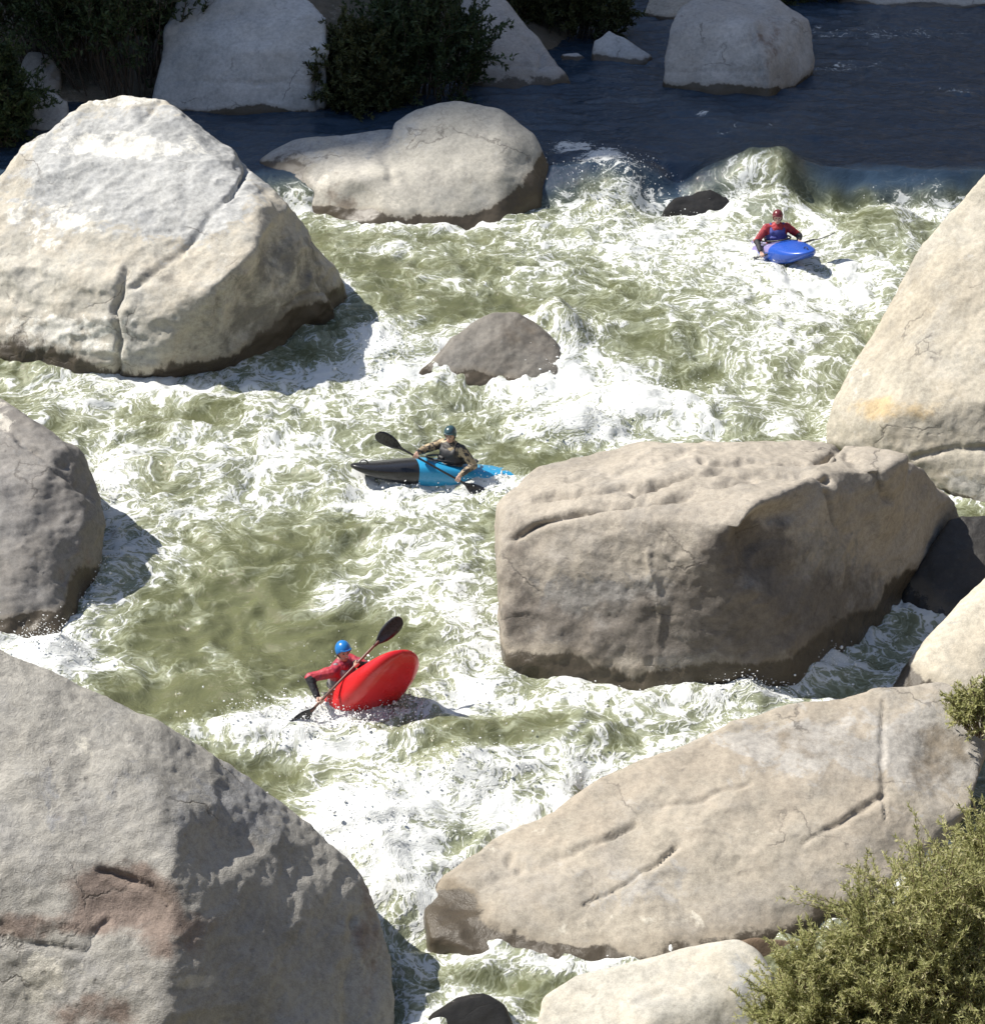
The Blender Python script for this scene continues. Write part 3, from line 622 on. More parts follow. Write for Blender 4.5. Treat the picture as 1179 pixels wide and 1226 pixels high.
T = np.where(TY > ysh - 1.5, np.maximum(T, -2.2 + (far + 2.2) * sstep(-1.5, .6, TY - ysh)), T)
nearb = 12.4 - 1.08 * TY + n1 * .5
T = np.maximum(T, np.minimum(nearb, 12.2 - .02 * TY))
rb = (TX - 3.5) * .30 - 1.1
T = np.maximum(T, np.where(TY < 28, np.minimum(rb, .3), -3))
T = np.maximum(T, (TX - 13.5) * .8 - 1.5 + n1)
T = np.maximum(T, np.minimum((-13.5 - TX) * .5 - 1.2, 3.0) + n1 * .4)
# the steep canyon side on the left, upstream only
EDGE_Y = 39.7
wallz = np.clip((-14.5 - TX) * 2.6, 0, 100)
gate = sstep(-1.2, 1.2, TY - EDGE_Y - .21 * wallz - 1.6 * n1 - .5 * n2)
T = np.maximum(T, np.where(TX < -14, wallz * gate, -3))
idx = np.arange(T.size).reshape(T.shape)
Fq = np.stack([idx[:-1, :-1], idx[:-1, 1:], idx[1:, 1:], idx[1:, :-1]], -1).reshape(-1, 4)
me = mesh_np('terrain', np.stack([TX, TY, T], -1).reshape(-1, 3), Fq)
m, nt, b = new_mat('bank_soil'); g = N(nt); p = g.pos()
c = g.mix(g.ramp(g.noise(p, .8, 7, .65), .4, .6), (.20, .165, .12), (.11, .10, .07))
c = g.mix(g.ramp(g.noise(p, 3.0, 6, .7), .55, .7), c, (.30, .27, .22)); nt.links.new(c, b.inputs['Base Color']); b.inputs['Roughness'].default_value = .95
k = g.node('ShaderNodeBump'); k.inputs['Distance'].default_value = .1; g.put(k.inputs['Height'], g.noise(p, 4, 8, .7)); nt.links.new(k.outputs[0], b.inputs['Normal'])
tag(link('terrain', me, m), 'river bed, banks and canyon sides', 'terrain', kind='structure')

# ------------------------------------------------------------------ shrubs
def leaf_mat(name, c0, c1, c2, tr=.35):
    m, nt, b = new_mat(name); g = N(nt)
    r = g.attr('rnd'); cc = g.mix(g.ramp(r, 0, .6), c0, c1); cc = g.mix(g.ramp(r, .72, 1.0), cc, c2)
    cc = g.mix(g.ramp(g.noise(g.pos(), 1.6, 3, .6), .35, .65), cc, g.mix(.5, cc, c0))
    nt.links.new(cc, b.inputs['Base Color']); b.inputs['Roughness'].default_value = .55; b.inputs['Specular IOR Level'].default_value = .3
    t = g.node('ShaderNodeBsdfTranslucent'); nt.links.new(cc, t.inputs['Color'])
    mx = g.node('ShaderNodeMixShader'); mx.inputs[0].default_value = tr
    nt.links.new(b.outputs[0], mx.inputs[1]); nt.links.new(t.outputs[0], mx.inputs[2]); nt.links.new(mx.outputs[0], nt.nodes['Material Output'].inputs['Surface'])
    return m
def stems_mesh(paths, radii):
    """tapered four-sided tubes through point rows"""
    Vs, Fs, k = [], [], 0
    for P, r in zip(paths, radii):
        P = np.asarray(P); n = len(P)
        t = np.gradient(P, axis=0); t /= np.linalg.norm(t, axis=1)[:, None] + 1e-9
        a = np.cross(t, [0.3, .9, .2]); a /= np.linalg.norm(a, axis=1)[:, None] + 1e-9; b_ = np.cross(t, a)
        rr = np.linspace(r, r * .25, n)[:, None]
        ring = np.stack([P + a * rr, P + b_ * rr, P - a * rr, P - b_ * rr], 1).reshape(-1, 3)
        Vs.append(ring)
        i = np.arange(n - 1)[:, None] * 4; j = np.arange(4)[None]
        Fs.append(np.stack([i + j, i + (j + 1) % 4, i + 4 + (j + 1) % 4, i + 4 + j], -1).reshape(-1, 4) + k); k += n * 4
    return np.concatenate(Vs), np.concatenate(Fs)
def shrub(name, label, cat, base, rad, height, nst, ntw, nlf, leaf, lmat, smat, seed, lean=(0, 0), group=None, droop=.15, spread=.25, stem_r=.014):
    rg = np.random.default_rng(seed); base = np.asarray(base, float)
    paths, rads, tips = [], [], []
    for i in range(nst):
        az = rg.uniform(0, 2 * math.pi); q = math.sqrt(rg.uniform(0.0, 1)) 
        el = math.sqrt(max(0, 1 - (q * .93) ** 2)) * rg.uniform(.72, 1.05)
        tip = base + np.array([math.cos(az) * q * rad[0] + lean[0], math.sin(az) * q * rad[1] + lean[1], height * el])
        st = base + np.array([math.cos(az) * q * rad[0] * spread, math.sin(az) * q * rad[1] * spread, 0])
        t = np.linspace(0, 1, 9)[:, None]
        mid = (st + tip) / 2 + np.array([0, 0, height * .14 * rg.uniform(-.2, 1.2)]) + rg.normal(0, .05, 3) * height
        P = (1 - t) ** 2 * st + 2 * t * (1 - t) * mid + t ** 2 * tip
        P = P + rg.normal(0, .010, P.shape) * height
        paths.append(P); rads.append(stem_r * rg.uniform(.6, 1.2)); tips.append((P, .3))
        for _ in range(ntw):
            s = rg.uniform(.3, .95); k = s * 8; a = int(k); p0 = P[a] + (P[min(a + 1, 8)] - P[a]) * (k - a)
            dr = (P[-1] - P[0]) / np.linalg.norm(P[-1] - P[0]) * .7 + rg.normal(0, .55, 3); dr[2] += .15; dr /= np.linalg.norm(dr)
            ln = height * rg.uniform(.12, .30); t5 = np.linspace(0, 1, 5)[:, None]
            T5 = p0 + dr * ln * t5 + np.array([0, 0, -droop]) * ln * t5 ** 2
            paths.append(T5); rads.append(stem_r * .35); tips.append((T5, 0.0))
    V, Fs = stems_mesh(paths, rads)
    th = empty(name, tuple(base)); tag(th, label, cat, group)
    child('stem', mesh_np('stem', V, Fs), smat, th)
    # leaves along every twig
    per = max(1, nlf // len(tips)); C, Dr = [], []
    for P, s0 in tips:
        s = rg.uniform(s0, 1.0, per) * (len(P) - 1); a = np.minimum(s.astype(int), len(P) - 2); fr = (s - a)[:, None]
        C.append(P[a] + (P[a + 1] - P[a]) * fr); t = P[a + 1] - P[a]; Dr.append(t / (np.linalg.norm(t, axis=1)[:, None] + 1e-9))
    C = np.concatenate(C); Dr = np.concatenate(Dr); n = len(C)
    d = Dr * .75 + rg.normal(0, .6, (n, 3)); d[:, 2] += .12; d /= np.linalg.norm(d, axis=1)[:, None]
    sd_ = np.cross(d, rg.normal(0, .55, (n, 3)) + np.array([-.35, -.1, .8])); sd_ /= np.linalg.norm(sd_, axis=1)[:, None] + 1e-9; up = np.cross(sd_, d)
    L = leaf[0] * rg.uniform(.6, 1.25, n)[:, None]; W = leaf[1] * rg.uniform(.7, 1.2, n)[:, None]
    cv = rg.normal(0, .18, n)[:, None] * L
    v0 = C; v1 = C + d * L * .45 + sd_ * W + up * cv * .6; v2 = C + d * L + up * cv * -.4; v3 = C + d * L * .45 - sd_ * W + up * cv * .6
    V = np.stack([v0, v1, v2, v3], 1).reshape(-1, 3); i = np.arange(n)[:, None] * 4
    Fq = np.concatenate([i, i + 1, i + 2, i + 3], 1)
    me = mesh_np('foliage', V, Fq); set_attr(me, 'rnd', np.repeat(rg.uniform(0, 1, n), 4))
    child('foliage', me, lmat, th, smooth=False)
    return th
SM = plain_mat('twig_bark', (.14, .10, .06), .85, .3, 30); SMD = plain_mat('dark_bark', (.07, .055, .04), .9, .3, 30)
LF = leaf_mat('shrub_leaf', (.28, .30, .115), (.54, .53, .25), (.70, .65, .42), .5)
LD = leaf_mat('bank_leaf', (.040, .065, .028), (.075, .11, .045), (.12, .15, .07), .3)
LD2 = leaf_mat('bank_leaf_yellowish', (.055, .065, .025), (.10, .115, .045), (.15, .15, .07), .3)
def gz(x, y):
    return float(T[np.clip(np.searchsorted(ty, y), 0, len(ty) - 1), np.clip(np.searchsorted(tx, x), 0, len(tx) - 1)])
def shrub_at(u, v, dz, *a, **k): pass
b1 = at_z(1090, 1290, -.4); b2 = at_z(975, 1300, -.5); b3 = at_z(1175, 1200, -.1)
shrub('shrub', 'large olive green willowy shrub filling the lower right corner', 'shrub', b1, (1.3, .8), 2.7, 150, 9, 120000, (.062, .0062), LF, SM, 5)
shrub('shrub', 'lower olive shrub at the bottom edge, right beside the pale rounded boulder', 'shrub', b2, (.66, .55), 1.85, 90, 7, 50000, (.060, .0062), LF, SM, 6)
shrub('shrub', 'olive shrub at the right edge below the squared end of the long boulder', 'shrub', b3, (1.0, .6), 2.5, 110, 8, 70000, (.062, .0062), LF, SM, 7)
b4 = at_z(1175, 880, .55)
shrub('shrub', 'small bright green tuft against the small pale boulder at the right edge', 'shrub', b4, (.50, .3), .85, 40, 5, 7000, (.06, .009), LF, SM, 8)
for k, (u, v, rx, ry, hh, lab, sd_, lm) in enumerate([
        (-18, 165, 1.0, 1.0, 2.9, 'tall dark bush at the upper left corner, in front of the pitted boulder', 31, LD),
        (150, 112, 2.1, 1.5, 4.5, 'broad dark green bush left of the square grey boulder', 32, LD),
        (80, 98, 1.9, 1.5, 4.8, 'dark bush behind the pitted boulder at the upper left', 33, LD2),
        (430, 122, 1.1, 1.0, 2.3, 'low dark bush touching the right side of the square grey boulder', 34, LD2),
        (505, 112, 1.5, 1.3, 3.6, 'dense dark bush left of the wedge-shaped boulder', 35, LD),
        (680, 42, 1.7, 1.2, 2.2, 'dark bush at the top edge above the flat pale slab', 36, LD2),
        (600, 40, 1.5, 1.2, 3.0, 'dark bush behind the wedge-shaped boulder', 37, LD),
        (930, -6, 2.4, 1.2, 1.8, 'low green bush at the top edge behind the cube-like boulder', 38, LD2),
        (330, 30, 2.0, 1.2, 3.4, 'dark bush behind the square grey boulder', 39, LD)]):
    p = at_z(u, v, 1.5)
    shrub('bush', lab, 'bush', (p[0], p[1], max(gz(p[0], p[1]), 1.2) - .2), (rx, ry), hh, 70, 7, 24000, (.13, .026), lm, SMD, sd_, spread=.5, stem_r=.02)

# ------------------------------------------------------------------ kayaks, paddlers, paddles
def V3(*a): return np.array(a, float)
def unit(a): a = np.asarray(a, float); return a / np.linalg.norm(a)
def capsule(bm, p0, r0, p1, r1, seg=10, rings=4):
    p0, p1 = np.asarray(p0, float), np.asarray(p1, float)
    ax = p1 - p0; L = np.linalg.norm(ax); t = ax / L if L > 1e-6 else V3(0, 0, 1)
    a = np.cross(t, V3(.31, .87, .38)); a = unit(a); b_ = np.cross(t, a)
    prof = [(p0, r0, -math.pi / 2 + i * (math.pi / 2) / rings) for i in range(rings + 1)] + [(p1, r1, i * (math.pi / 2) / rings) for i in range(rings + 1)]
    prev, first, last = None, None, None
    for c, r, ph in prof:
        rad = r * math.cos(ph); cc = c + t * r * math.sin(ph)
        if rad < 1e-6:
            v = [bm.verts.new(tuple(cc))]
        else:
            v = [bm.verts.new(tuple(cc + (a * math.cos(2 * math.pi * k / seg) + b_ * math.sin(2 * math.pi * k / seg)) * rad)) for k in range(seg)]
        if prev is not None:
            if len(prev) == 1 and len(v) > 1:
                for k in range(seg): bm.faces.new((prev[0], v[(k + 1) % seg], v[k]))
            elif len(v) == 1 and len(prev) > 1:
                for k in range(seg): bm.faces.new((prev[k], prev[(k + 1) % seg], v[0]))
            elif len(v) > 1:
                for k in range(seg): bm.faces.new((prev[k], prev[(k + 1) % seg], v[(k + 1) % seg], v[k]))
        prev = v
def ellipsoid(bm, c, axes, rad, seg=16, rings=10, lo=-math.pi / 2, hi=math.pi / 2):
    """axes: three unit vectors (third = pole), closed"""
    c = np.asarray(c, float); prev = None
    for i in range(rings + 1):
        ph = lo + (hi - lo) * i / rings; cp, sp_ = math.cos(ph), math.sin(ph)
        if cp < 1e-5: v = [bm.verts.new(tuple(c + axes[2] * rad[2] * sp_))]
        else: v = [bm.verts.new(tuple(c + axes[0] * rad[0] * cp * math.cos(2 * math.pi * k / seg) + axes[1] * rad[1] * cp * math.sin(2 * math.pi * k / seg) + axes[2] * rad[2] * sp_)) for k in range(seg)]
        if prev is None:
            if len(v) > 1: bm.faces.new(list(reversed(v)))
        elif len(prev) == 1:
            for k in range(seg): bm.faces.new((prev[0], v[(k + 1) % seg], v[k])) if len(v) > 1 else None
        elif len(v) == 1:
            for k in range(seg): bm.faces.new((prev[k], prev[(k + 1) % seg], v[0]))
        else:
            for k in range(seg): bm.faces.new((prev[k], prev[(k + 1) % seg], v[(k + 1) % seg], v[k]))
        prev = v
    if len(prev) > 1: bm.faces.new(prev)
def finish(bm, name):
    bmesh.ops.recalc_face_normals(bm, faces=bm.faces[:])
    me = bpy.data.meshes.new(name); bm.to_mesh(me); bm.free(); return me
def smooth_me(me, it):
    set_coords(me, laplace(coords(me), edges(me), it, .5)); return me

def kayak(label, origin, d, n, L, hullm, deckm, bow_from=None, W=.33, blunt=4, bw=.62):
    """origin: seat point on the deck line; d forward, n deck-up"""
    d = unit(d); n = unit(n - d * np.dot(n, d)); s = np.cross(d, n)         # s = starboard
    th = empty('kayak', tuple(origin)); tag(th, label, 'kayak')
    NS, NP = 60, 13
    def section(t):                                             # t 0 stern .. 1 bow
        x = (t - .47) * L
        e = min(1.0, (1 - abs(2 * t - 1) ** blunt)) ; e = max(e, 0)
        hw = W * max(1e-3, e) ** bw * (1 - .12 * (2 * t - 1) ** 2)
        rock = .20 * max(0, (t - .5) * 2) ** 2.4 + .12 * max(0, (.5 - t) * 2) ** 2.2
        bot = -.20 + rock
        top = .10 + .10 * math.exp(-((t - .62) / .22) ** 2) - .03 * (2 * t - 1) ** 2 + .06 * max(0, (t - .6) / .4) ** 2
        shut = e ** .35
        mid = (bot + top) / 2; bot = mid + (bot - mid) * shut; top = mid + (top - mid) * shut
        seam = mid + (top - mid) * .25
        return x, hw, bot, seam, top
    for part in ('hull', 'deck'):
        bm = bmesh.new(); rows = []
        for i in range(NS + 1):
            x, hw, bot, seam, top = section(.004 + .992 * i / NS); row = []
            for j in range(NP):
                q = j / (NP - 1) * 2 - 1                       # -1 .. 1 across
                if part == 'hull':
                    y = hw * math.copysign(min(1, abs(q) * 1.35) if abs(q) < .74 else 1.0 - 0 * q, q) if abs(q) > .60 else hw * q * 1.38
                    y = max(-hw, min(hw, y)); zz = bot if abs(q) < .5 else bot + (seam - bot) * ((abs(q) - .5) / .5) ** 1.35
                    if abs(q) < .5: zz = bot + .02 * abs(q)
                else:
                    y = hw * math.sin(q * math.pi / 2); zz = seam + (top - seam) * (max(0, math.cos(q * math.pi / 2)) ** .8)
                row.append(bm.verts.new(tuple(origin + d * x + s * y + n * zz)))
            rows.append(row)
        for i in range(NS):
            for j in range(NP - 1):
                f = bm.faces.new((rows[i][j], rows[i + 1][j], rows[i + 1][j + 1], rows[i][j + 1]))
                if bow_from is not None and i / NS > bow_from: f.material_index = 1
        for q, r in enumerate((rows[0], rows[-1])):
            f = bm.faces.new(r)
            if bow_from is not None and q: f.material_index = 1
        child(part, finish(bm, part), hullm if part == 'hull' else deckm, th)
    # cockpit rim, bow and stern grab handles, hull ridge
    bm = bmesh.new(); pr = []
    for k in range(28):
        a = 2 * math.pi * k / 28; pr.append(origin + d * (.02 + .40 * math.cos(a)) + s * .245 * math.sin(a) + n * (.205 + .02 * math.cos(a)))
    for k in range(28): capsule(bm, pr[k], .016, pr[(k + 1) % 28], .016, 6, 2)
    child('cockpit_rim', finish(bm, 'cockpit_rim'), RIMM, th)
    for t in (.06, .93):
        x, hw, bot, seam, top = section(t); c = origin + d * x + n * (top + .005); bm = bmesh.new()
        for k in range(6):
            a0, a1 = math.pi * k / 6, math.pi * (k + 1) / 6
            capsule(bm, c + d * .06 * math.cos(a0) + n * .04 * math.sin(a0), .009, c + d * .06 * math.cos(a1) + n * .04 * math.sin(a1), .009, 6, 2)
        child('grab_handle', finish(bm, 'grab_handle'), RIMM, th)
    return th, d, s, n

def paddle(label, c, a, bn, shaftm, bladem, L=1.96, feather=0.0, group=None):
    """c centre, a axis (unit), bn blade face normal"""
    a = unit(a); th = empty('paddle', tuple(c)); tag(th, label, 'paddle')
    bm = bmesh.new(); capsule(bm, c - a * (L / 2 - .40), .0165, c + a * (L / 2 - .40), .0165, 10, 2); child('shaft', finish(bm, 'shaft'), shaftm, th)
    for sg in (-1, 1):
        ax = a * sg; nn = bn if sg > 0 else bn * math.cos(feather) + np.cross(a, bn) * math.sin(feather)
        nn = unit(nn - ax * np.dot(nn, ax)); sd_ = np.cross(ax, nn); bm = bmesh.new()
        prof = [(0, .020), (.05, .026), (.10, .055), (.16, .082), (.24, .100), (.32, .105), (.39, .098), (.44, .075), (.47, .035), (.478, .008)]
        rows = []
        for t, hw in prof:
            dish = -.03 * math.sin(math.pi * min(1, t / .478))
            top, bot = [], []
            for q in (-1, -.6, -.2, .2, .6, 1):
                asym = 1.0 if q > 0 else .88
                p = c + ax * (L / 2 - .47 + t) + sd_ * hw * q * asym + nn * (dish + .012 * abs(q))
                thk = .009 * (1 - .7 * abs(q)) * (1 if t > .06 else 1.6)
                top.append(bm.verts.new(tuple(p + nn * thk))); bot.append(bm.verts.new(tuple(p - nn * thk)))
            rows.append(top + bot[::-1])
        for r0, r1 in zip(rows[:-1], rows[1:]):
            for k in range(12): bm.faces.new((r0[k], r0[(k + 1) % 12], r1[(k + 1) % 12], r1[k]))
        bm.faces.new(rows[0]); bm.faces.new(rows[-1])
        child('blade', finish(bm, 'blade'), bladem, th)
    return th

def ik(sh, hand, l1, l2, hint):
    d = hand - sh; D = np.linalg.norm(d)
    if D > (l1 + l2) * .985: hand = sh + d / D * (l1 + l2) * .985; d = hand - sh; D = np.linalg.norm(d)
    u = d / D; a = (l1 * l1 - l2 * l2 + D * D) / (2 * D); h = math.sqrt(max(0, l1 * l1 - a * a))
    p = hint - u * np.dot(hint, u); p = unit(p)
    return sh + u * a + p * h, hand
def person(label, hip, up, fwd, legd, legn, look, shaft_c, shaft_a, grips, mats, helmet_kind, vest=True, hood=False, elbow=(-.5, .8)):
    """seated paddler; mats: skin, jacket, sleeve, vest, helmet, skirt"""
    skin, jack, sleeve, vestm, helm, skirtm = mats
    up = unit(up); f = unit(fwd - up * np.dot(fwd, up)); r = np.cross(f, up)            # r = the paddler's right
    th = empty('person', tuple(hip)); tag(th, label, 'person')
    at = lambda a, b_, c: hip + r * a + f * b_ + up * c
    chest, neck = at(0, .03, .36), at(0, .03, .53)
    hd = neck + up * .155 + f * .03
    lk = unit(look); lu = unit(up - lk * np.dot(up, lk)); lr = np.cross(lk, lu)
    arms = {}
    a_ = unit(shaft_a)
    for sg, gp in ((1, grips[0]), (-1, grips[1])):               # right, left
        sh = at(.185 * sg, .02, .475); tgt = shaft_c + a_ * gp
        back = unit(sh - tgt); back = unit(back - a_ * np.dot(back, a_))
        wr = tgt + back * .085
        el, wr2 = ik(sh, wr, .30, .27, r * sg * elbow[1] - up * .55 + f * elbow[0])
        arms[sg] = (sh, el, wr2, tgt, back)
    # --- the continuous body
    bm = bmesh.new()
    ellipsoid(bm, at(0, 0, .05), (r, f, up), (.175, .135, .13)); ellipsoid(bm, at(0, .01, .20), (r, f, up), (.150, .110, .16))
    ellipsoid(bm, at(0, .02, .38), (r, f, up), (.172, .118, .19)); capsule(bm, at(-.15, .02, .475), .062, at(.15, .02, .475), .062)
    capsule(bm, at(0, .02, .47), .062, neck + up * .06, .055)
    ls = np.cross(legd, legn); L3 = lambda a, b_, c: hip + ls * a + legd * b_ + legn * c
    for sg in (1, -1):                                           # legs lying inside the hull
        capsule(bm, L3(.09 * sg, .0, -.04), .075, L3(.11 * sg, .32, -.02), .055); capsule(bm, L3(.11 * sg, .32, -.02), .052, L3(.07 * sg, .66, -.06), .036)
    ellipsoid(bm, hd + lu * .02, (lr, lk, lu), (.076, .094, .105)); ellipsoid(bm, hd - lu * .065 + lk * .022, (lr, lk, lu), (.052, .066, .058))
    capsule(bm, hd + lk * .090 + lu * .018, .010, hd + lk * .108 - lu * .022, .016, 8, 3)                          # nose
    capsule(bm, hd + lk * .074 - lu * .062 - lr * .018, .010, hd + lk * .074 - lu * .062 + lr * .018, .010, 8, 3)   # lips
    for sg in (1, -1):
        ellipsoid(bm, hd + lr * .078 * sg - lk * .005, (lr, lk, lu), (.012, .022, .033), 10, 6)                     # ears
        sh, el, wr, tgt, back = arms[sg]
        capsule(bm, sh, .056, el, .043); capsule(bm, el, .043, wr, .029)
        # hand closing round the shaft
        ax = a_; kn = tgt + back * .030; out = np.cross(ax, back)
        if np.dot(out, f) < 0: out = -out
        for k in range(4): capsule(bm, wr, .022, kn + ax * (k - 1.5) * .019 + out * .008, .012, 8, 2)
        for k, ln in enumerate((.95, 1.05, 1.0, .8)):
            off = ax * (k - 1.5) * .0205; pts = []
            for q in range(5):
                an = math.radians(20 + 235 * ln * q / 4 - 20)
                pts.append(tgt + off + (back * math.cos(an) + out * math.sin(an)) * .029)
            for q in range(4): capsule(bm, pts[q], .0092 - .0006 * q, pts[q + 1], .0088 - .0006 * q, 8, 2)
        tp = [wr + (kn - wr) * .35 - out * .012, tgt - out * .030 + back * .012 + ax * .034 * sg * -1, tgt - out * .028 - back * .018 + ax * .030 * sg * -1]
        capsule(bm, tp[0], .013, tp[1], .0105, 8, 2); capsule(bm, tp[1], .0105, tp[2], .009, 8, 2)
    body = smooth_me(voxel(bm, .0065, 'body'), 2); body_o = child('body', body, skin, th)
    for sg in (1, -1):
        e = bmesh.new(); ellipsoid(e, hd + lk * .089 + lr * .031 * sg + lu * .020, (lr, lk, lu), (.013, .008, .008), 10, 6); child('eye', finish(e, 'eye'), EYEM, th)
    e = bmesh.new(); capsule(e, hd + lk * .0845 - lu * .062 - lr * .017, .005, hd + lk * .0845 - lu * .062 + lr * .017, .005, 8, 2); child('mouth', finish(e, 'mouth'), LIPM, th)
    # --- clothing: jacket body and sleeves are one garment
    bm = bmesh.new()
    ellipsoid(bm, at(0, .01, .16), (r, f, up), (.185, .145, .19)); ellipsoid(bm, at(0, .02, .38), (r, f, up), (.205, .145, .20)); capsule(bm, at(-.16, .02, .475), .080, at(.16, .02, .475), .080)
    capsule(bm, at(0, .025, .48), .082, neck + up * .025, .066)
    for sg in (1, -1):
        sh, el, wr, tgt, back = arms[sg]
        capsule(bm, sh, .078, el, .062)
        capsule(bm, el, .062, wr + (el - wr) * .06, .043)
    me = smooth_me(voxel(bm, .011, 'jacket'), 3); Vv = coords(me); Nn = normals(me)
    me_d = .010 * fbm(*Vv.T, 9, 3, .6, 5) + .006 * fbm(*Vv.T, 24, 2, .6, 6)
    set_coords(me, Vv + Nn * me_d[:, None])
    jk = child('jacket', me, [jack, sleeve], th)
    mi = np.zeros(len(me.polygons), np.int32); cc = np.empty(len(me.polygons) * 3, np.float32); me.polygons.foreach_get('center', cc); cc = cc.reshape(-1, 3)
    for sg in (1, -1):
        sh, el, wr, tgt, back = arms[sg]
        def dseg(p0, p1):
            t = np.clip(((cc - p0) @ (p1 - p0)) / np.dot(p1 - p0, p1 - p0), 0, 1)[:, None]; return np.linalg.norm(cc - p0 - t * (p1 - p0), axis=1)
        mi[(dseg(el + (wr - el) * .15, wr) < .075)] = 1
    me.polygons.foreach_set('material_index', mi)
    if vest:
        bm = bmesh.new()
        ellipsoid(bm, at(0, .02, .30), (r, f, up), (.212, .168, .16)); ellipsoid(bm, at(0, .03, .38), (r, f, up), (.178, .160, .14))
        for sg in (1, -1): capsule(bm, at(.10 * sg, .12, .42), .050, at(.115 * sg, .02, .535), .035); capsule(bm, at(.115 * sg, .02, .535), .035, at(.10 * sg, -.10, .42), .050)
        vm = smooth_me(voxel(bm, .012, 'life_vest'), 3); vo = child('life_vest', vm, vestm, th)
        bm = bmesh.new(); pr = [at(.215 * math.cos(2 * math.pi * k / 24), .02 + .172 * math.sin(2 * math.pi * k / 24), .25) for k in range(24)]
        for k in range(24): capsule(bm, pr[k], .014, pr[(k + 1) % 24], .014, 6, 2)
        child('strap', finish(bm, 'strap'), RIMM, th)
        bm = bmesh.new(); capsule(bm, at(.05, .185, .33), .03, at(.12, .165, .33), .03, 8, 3); child('pocket', finish(bm, 'pocket'), vestm, th)
    # spray skirt round the waist, down to the cockpit rim
    bm = bmesh.new(); rows = []
    for q, (ra, rb, hh) in enumerate([(.18, .14, .17), (.185, .15, .08), (.20, .20, .01), (.235, .36, -.035), (.255, .41, -.06), (.255, .41, -.085)]):
        rows.append([bm.verts.new(tuple(at(ra * math.sin(2 * math.pi * k / 28), .02 + (rb if math.cos(2 * math.pi * k / 28) > 0 else min(rb, .30) if False else rb) * math.cos(2 * math.pi * k / 28), hh))) for k in range(28)])
    for a0, a1 in zip(rows[:-1], rows[1:]):
        for k in range(28): bm.faces.new((a0[k], a0[(k + 1) % 28], a1[(k + 1) % 28], a1[k]))
    bm.faces.new(rows[-1]); bm.faces.new(rows[0][::-1])
    SKIRTS.append((finish(bm, 'spray_skirt'), skirtm, th))
    # helmet: shell over the crown, ear pieces, chin strap, short peak
    bm = bmesh.new(); seg, rings = 28, 10; rows = []
    for i in range(rings + 1):
        row = []
        for k in range(seg):
            a0 = 2 * math.pi * k / seg; fr = math.cos(a0)                       # 1 = front
            low = -.10 + (.155 * max(0, fr) ** .8 if fr > 0 else .0) + (-.0 if fr > 0 else .03 * -fr)
            ph0 = math.asin(max(-1, min(1, low / .135)))
            ph = ph0 + (math.pi / 2 - .02 - ph0) * i / rings
            p = hd + lu * .030 + lk * (.116 * math.cos(ph) * fr - .004) + lr * .098 * math.cos(ph) * math.sin(a0) + lu * .118 * math.sin(ph)
            row.append(bm.verts.new(tuple(p)))
        rows.append(row)
    for a0, a1 in zip(rows[:-1], rows[1:]):
        for k in range(seg): bm.faces.new((a0[k], a0[(k + 1) % seg], a1[(k + 1) % seg], a1[k]))
    bm.faces.new(rows[-1])
    me = finish(bm, 'helmet'); ho = child('helmet', me, helm, th)
    sm = ho.modifiers.new('shell', 'SOLIDIFY'); sm.thickness = .012; sm.offset = -1
    bm = bmesh.new(); pk = [hd + lu * .078 + lk * (.112 * math.cos(q)) + lr * .098 * math.sin(q) for q in np.linspace(-.75, .75, 9)]
    for p0, p1 in zip(pk[:-1], pk[1:]): capsule(bm, p0 + lk * .012, .010, p1 + lk * .012, .010, 6, 2)
    child('peak', finish(bm, 'peak'), helm, ho) if False else child('peak', finish(bm, 'peak'), helm, th)
    bm = bmesh.new()
    for sg in (1, -1): capsule(bm, hd + lr * .082 * sg - lu * .03, .008, hd - lu * .122 + lk * .03 + lr * .01 * sg, .008, 6, 2)
    child('chin_strap', finish(bm, 'chin_strap'), RIMM, th)
    return th
SKIRTS = []
RIMM = plain_mat('black_trim', (.02, .02, .022), .5, .2, 30)
EYEM = plain_mat('eye', (.05, .04, .035), .2, .1, 30); LIPM = plain_mat('lip', (.35, .14, .12), .5, .1, 30)
SKIN = plain_mat('skin', (.52, .33, .25), .5, .12, 18)
NEO = plain_mat('neoprene', (.022, .022, .026), .7, .25, 40)
BLADE = plain_mat('carbon_blade', (.022, .022, .024), .28, .3, 25, coat=.2); SHAFT = plain_mat('carbon_shaft', (.03, .028, .028), .35, .2, 25)
SHAFTR = plain_mat('brown_shaft', (.13, .06, .045), .4, .2, 25)
def wetplastic(name, c): return plain_mat(name, c, .28, .12, 3.0, .5, coat=.15)
RED = wetplastic('red_plastic', (.62, .018, .022)); BLUE = wetplastic('blue_plastic', (.03, .30, .55)); BLK = wetplastic('black_plastic', (.018, .018, .020)); ROY = wetplastic('royal_blue_plastic', (.022, .085, .42))
LAV = wetplastic('lavender_plastic', (.25, .22, .42))
def dress(c1, c2, name):
    m, nt, b = new_mat(name); g = N(nt); tc = g.node('ShaderNodeTexCoord').outputs['Object']
    n = g.noise(tc, 7, 4, .6); c = g.mix(g.ramp(n, .46, .52), c1, c2); nt.links.new(c, b.inputs['Base Color']); b.inputs['Roughness'].default_value = .55
    k = g.node('ShaderNodeBump'); k.inputs['Strength'].default_value = .5; k.inputs['Distance'].default_value = .01; nt.links.new(g.noise(tc, 30, 4, .6), k.inputs['Height']); nt.links.new(k.outputs[0], b.inputs['Normal'])
    return m
TAU_ = 2 * math.pi
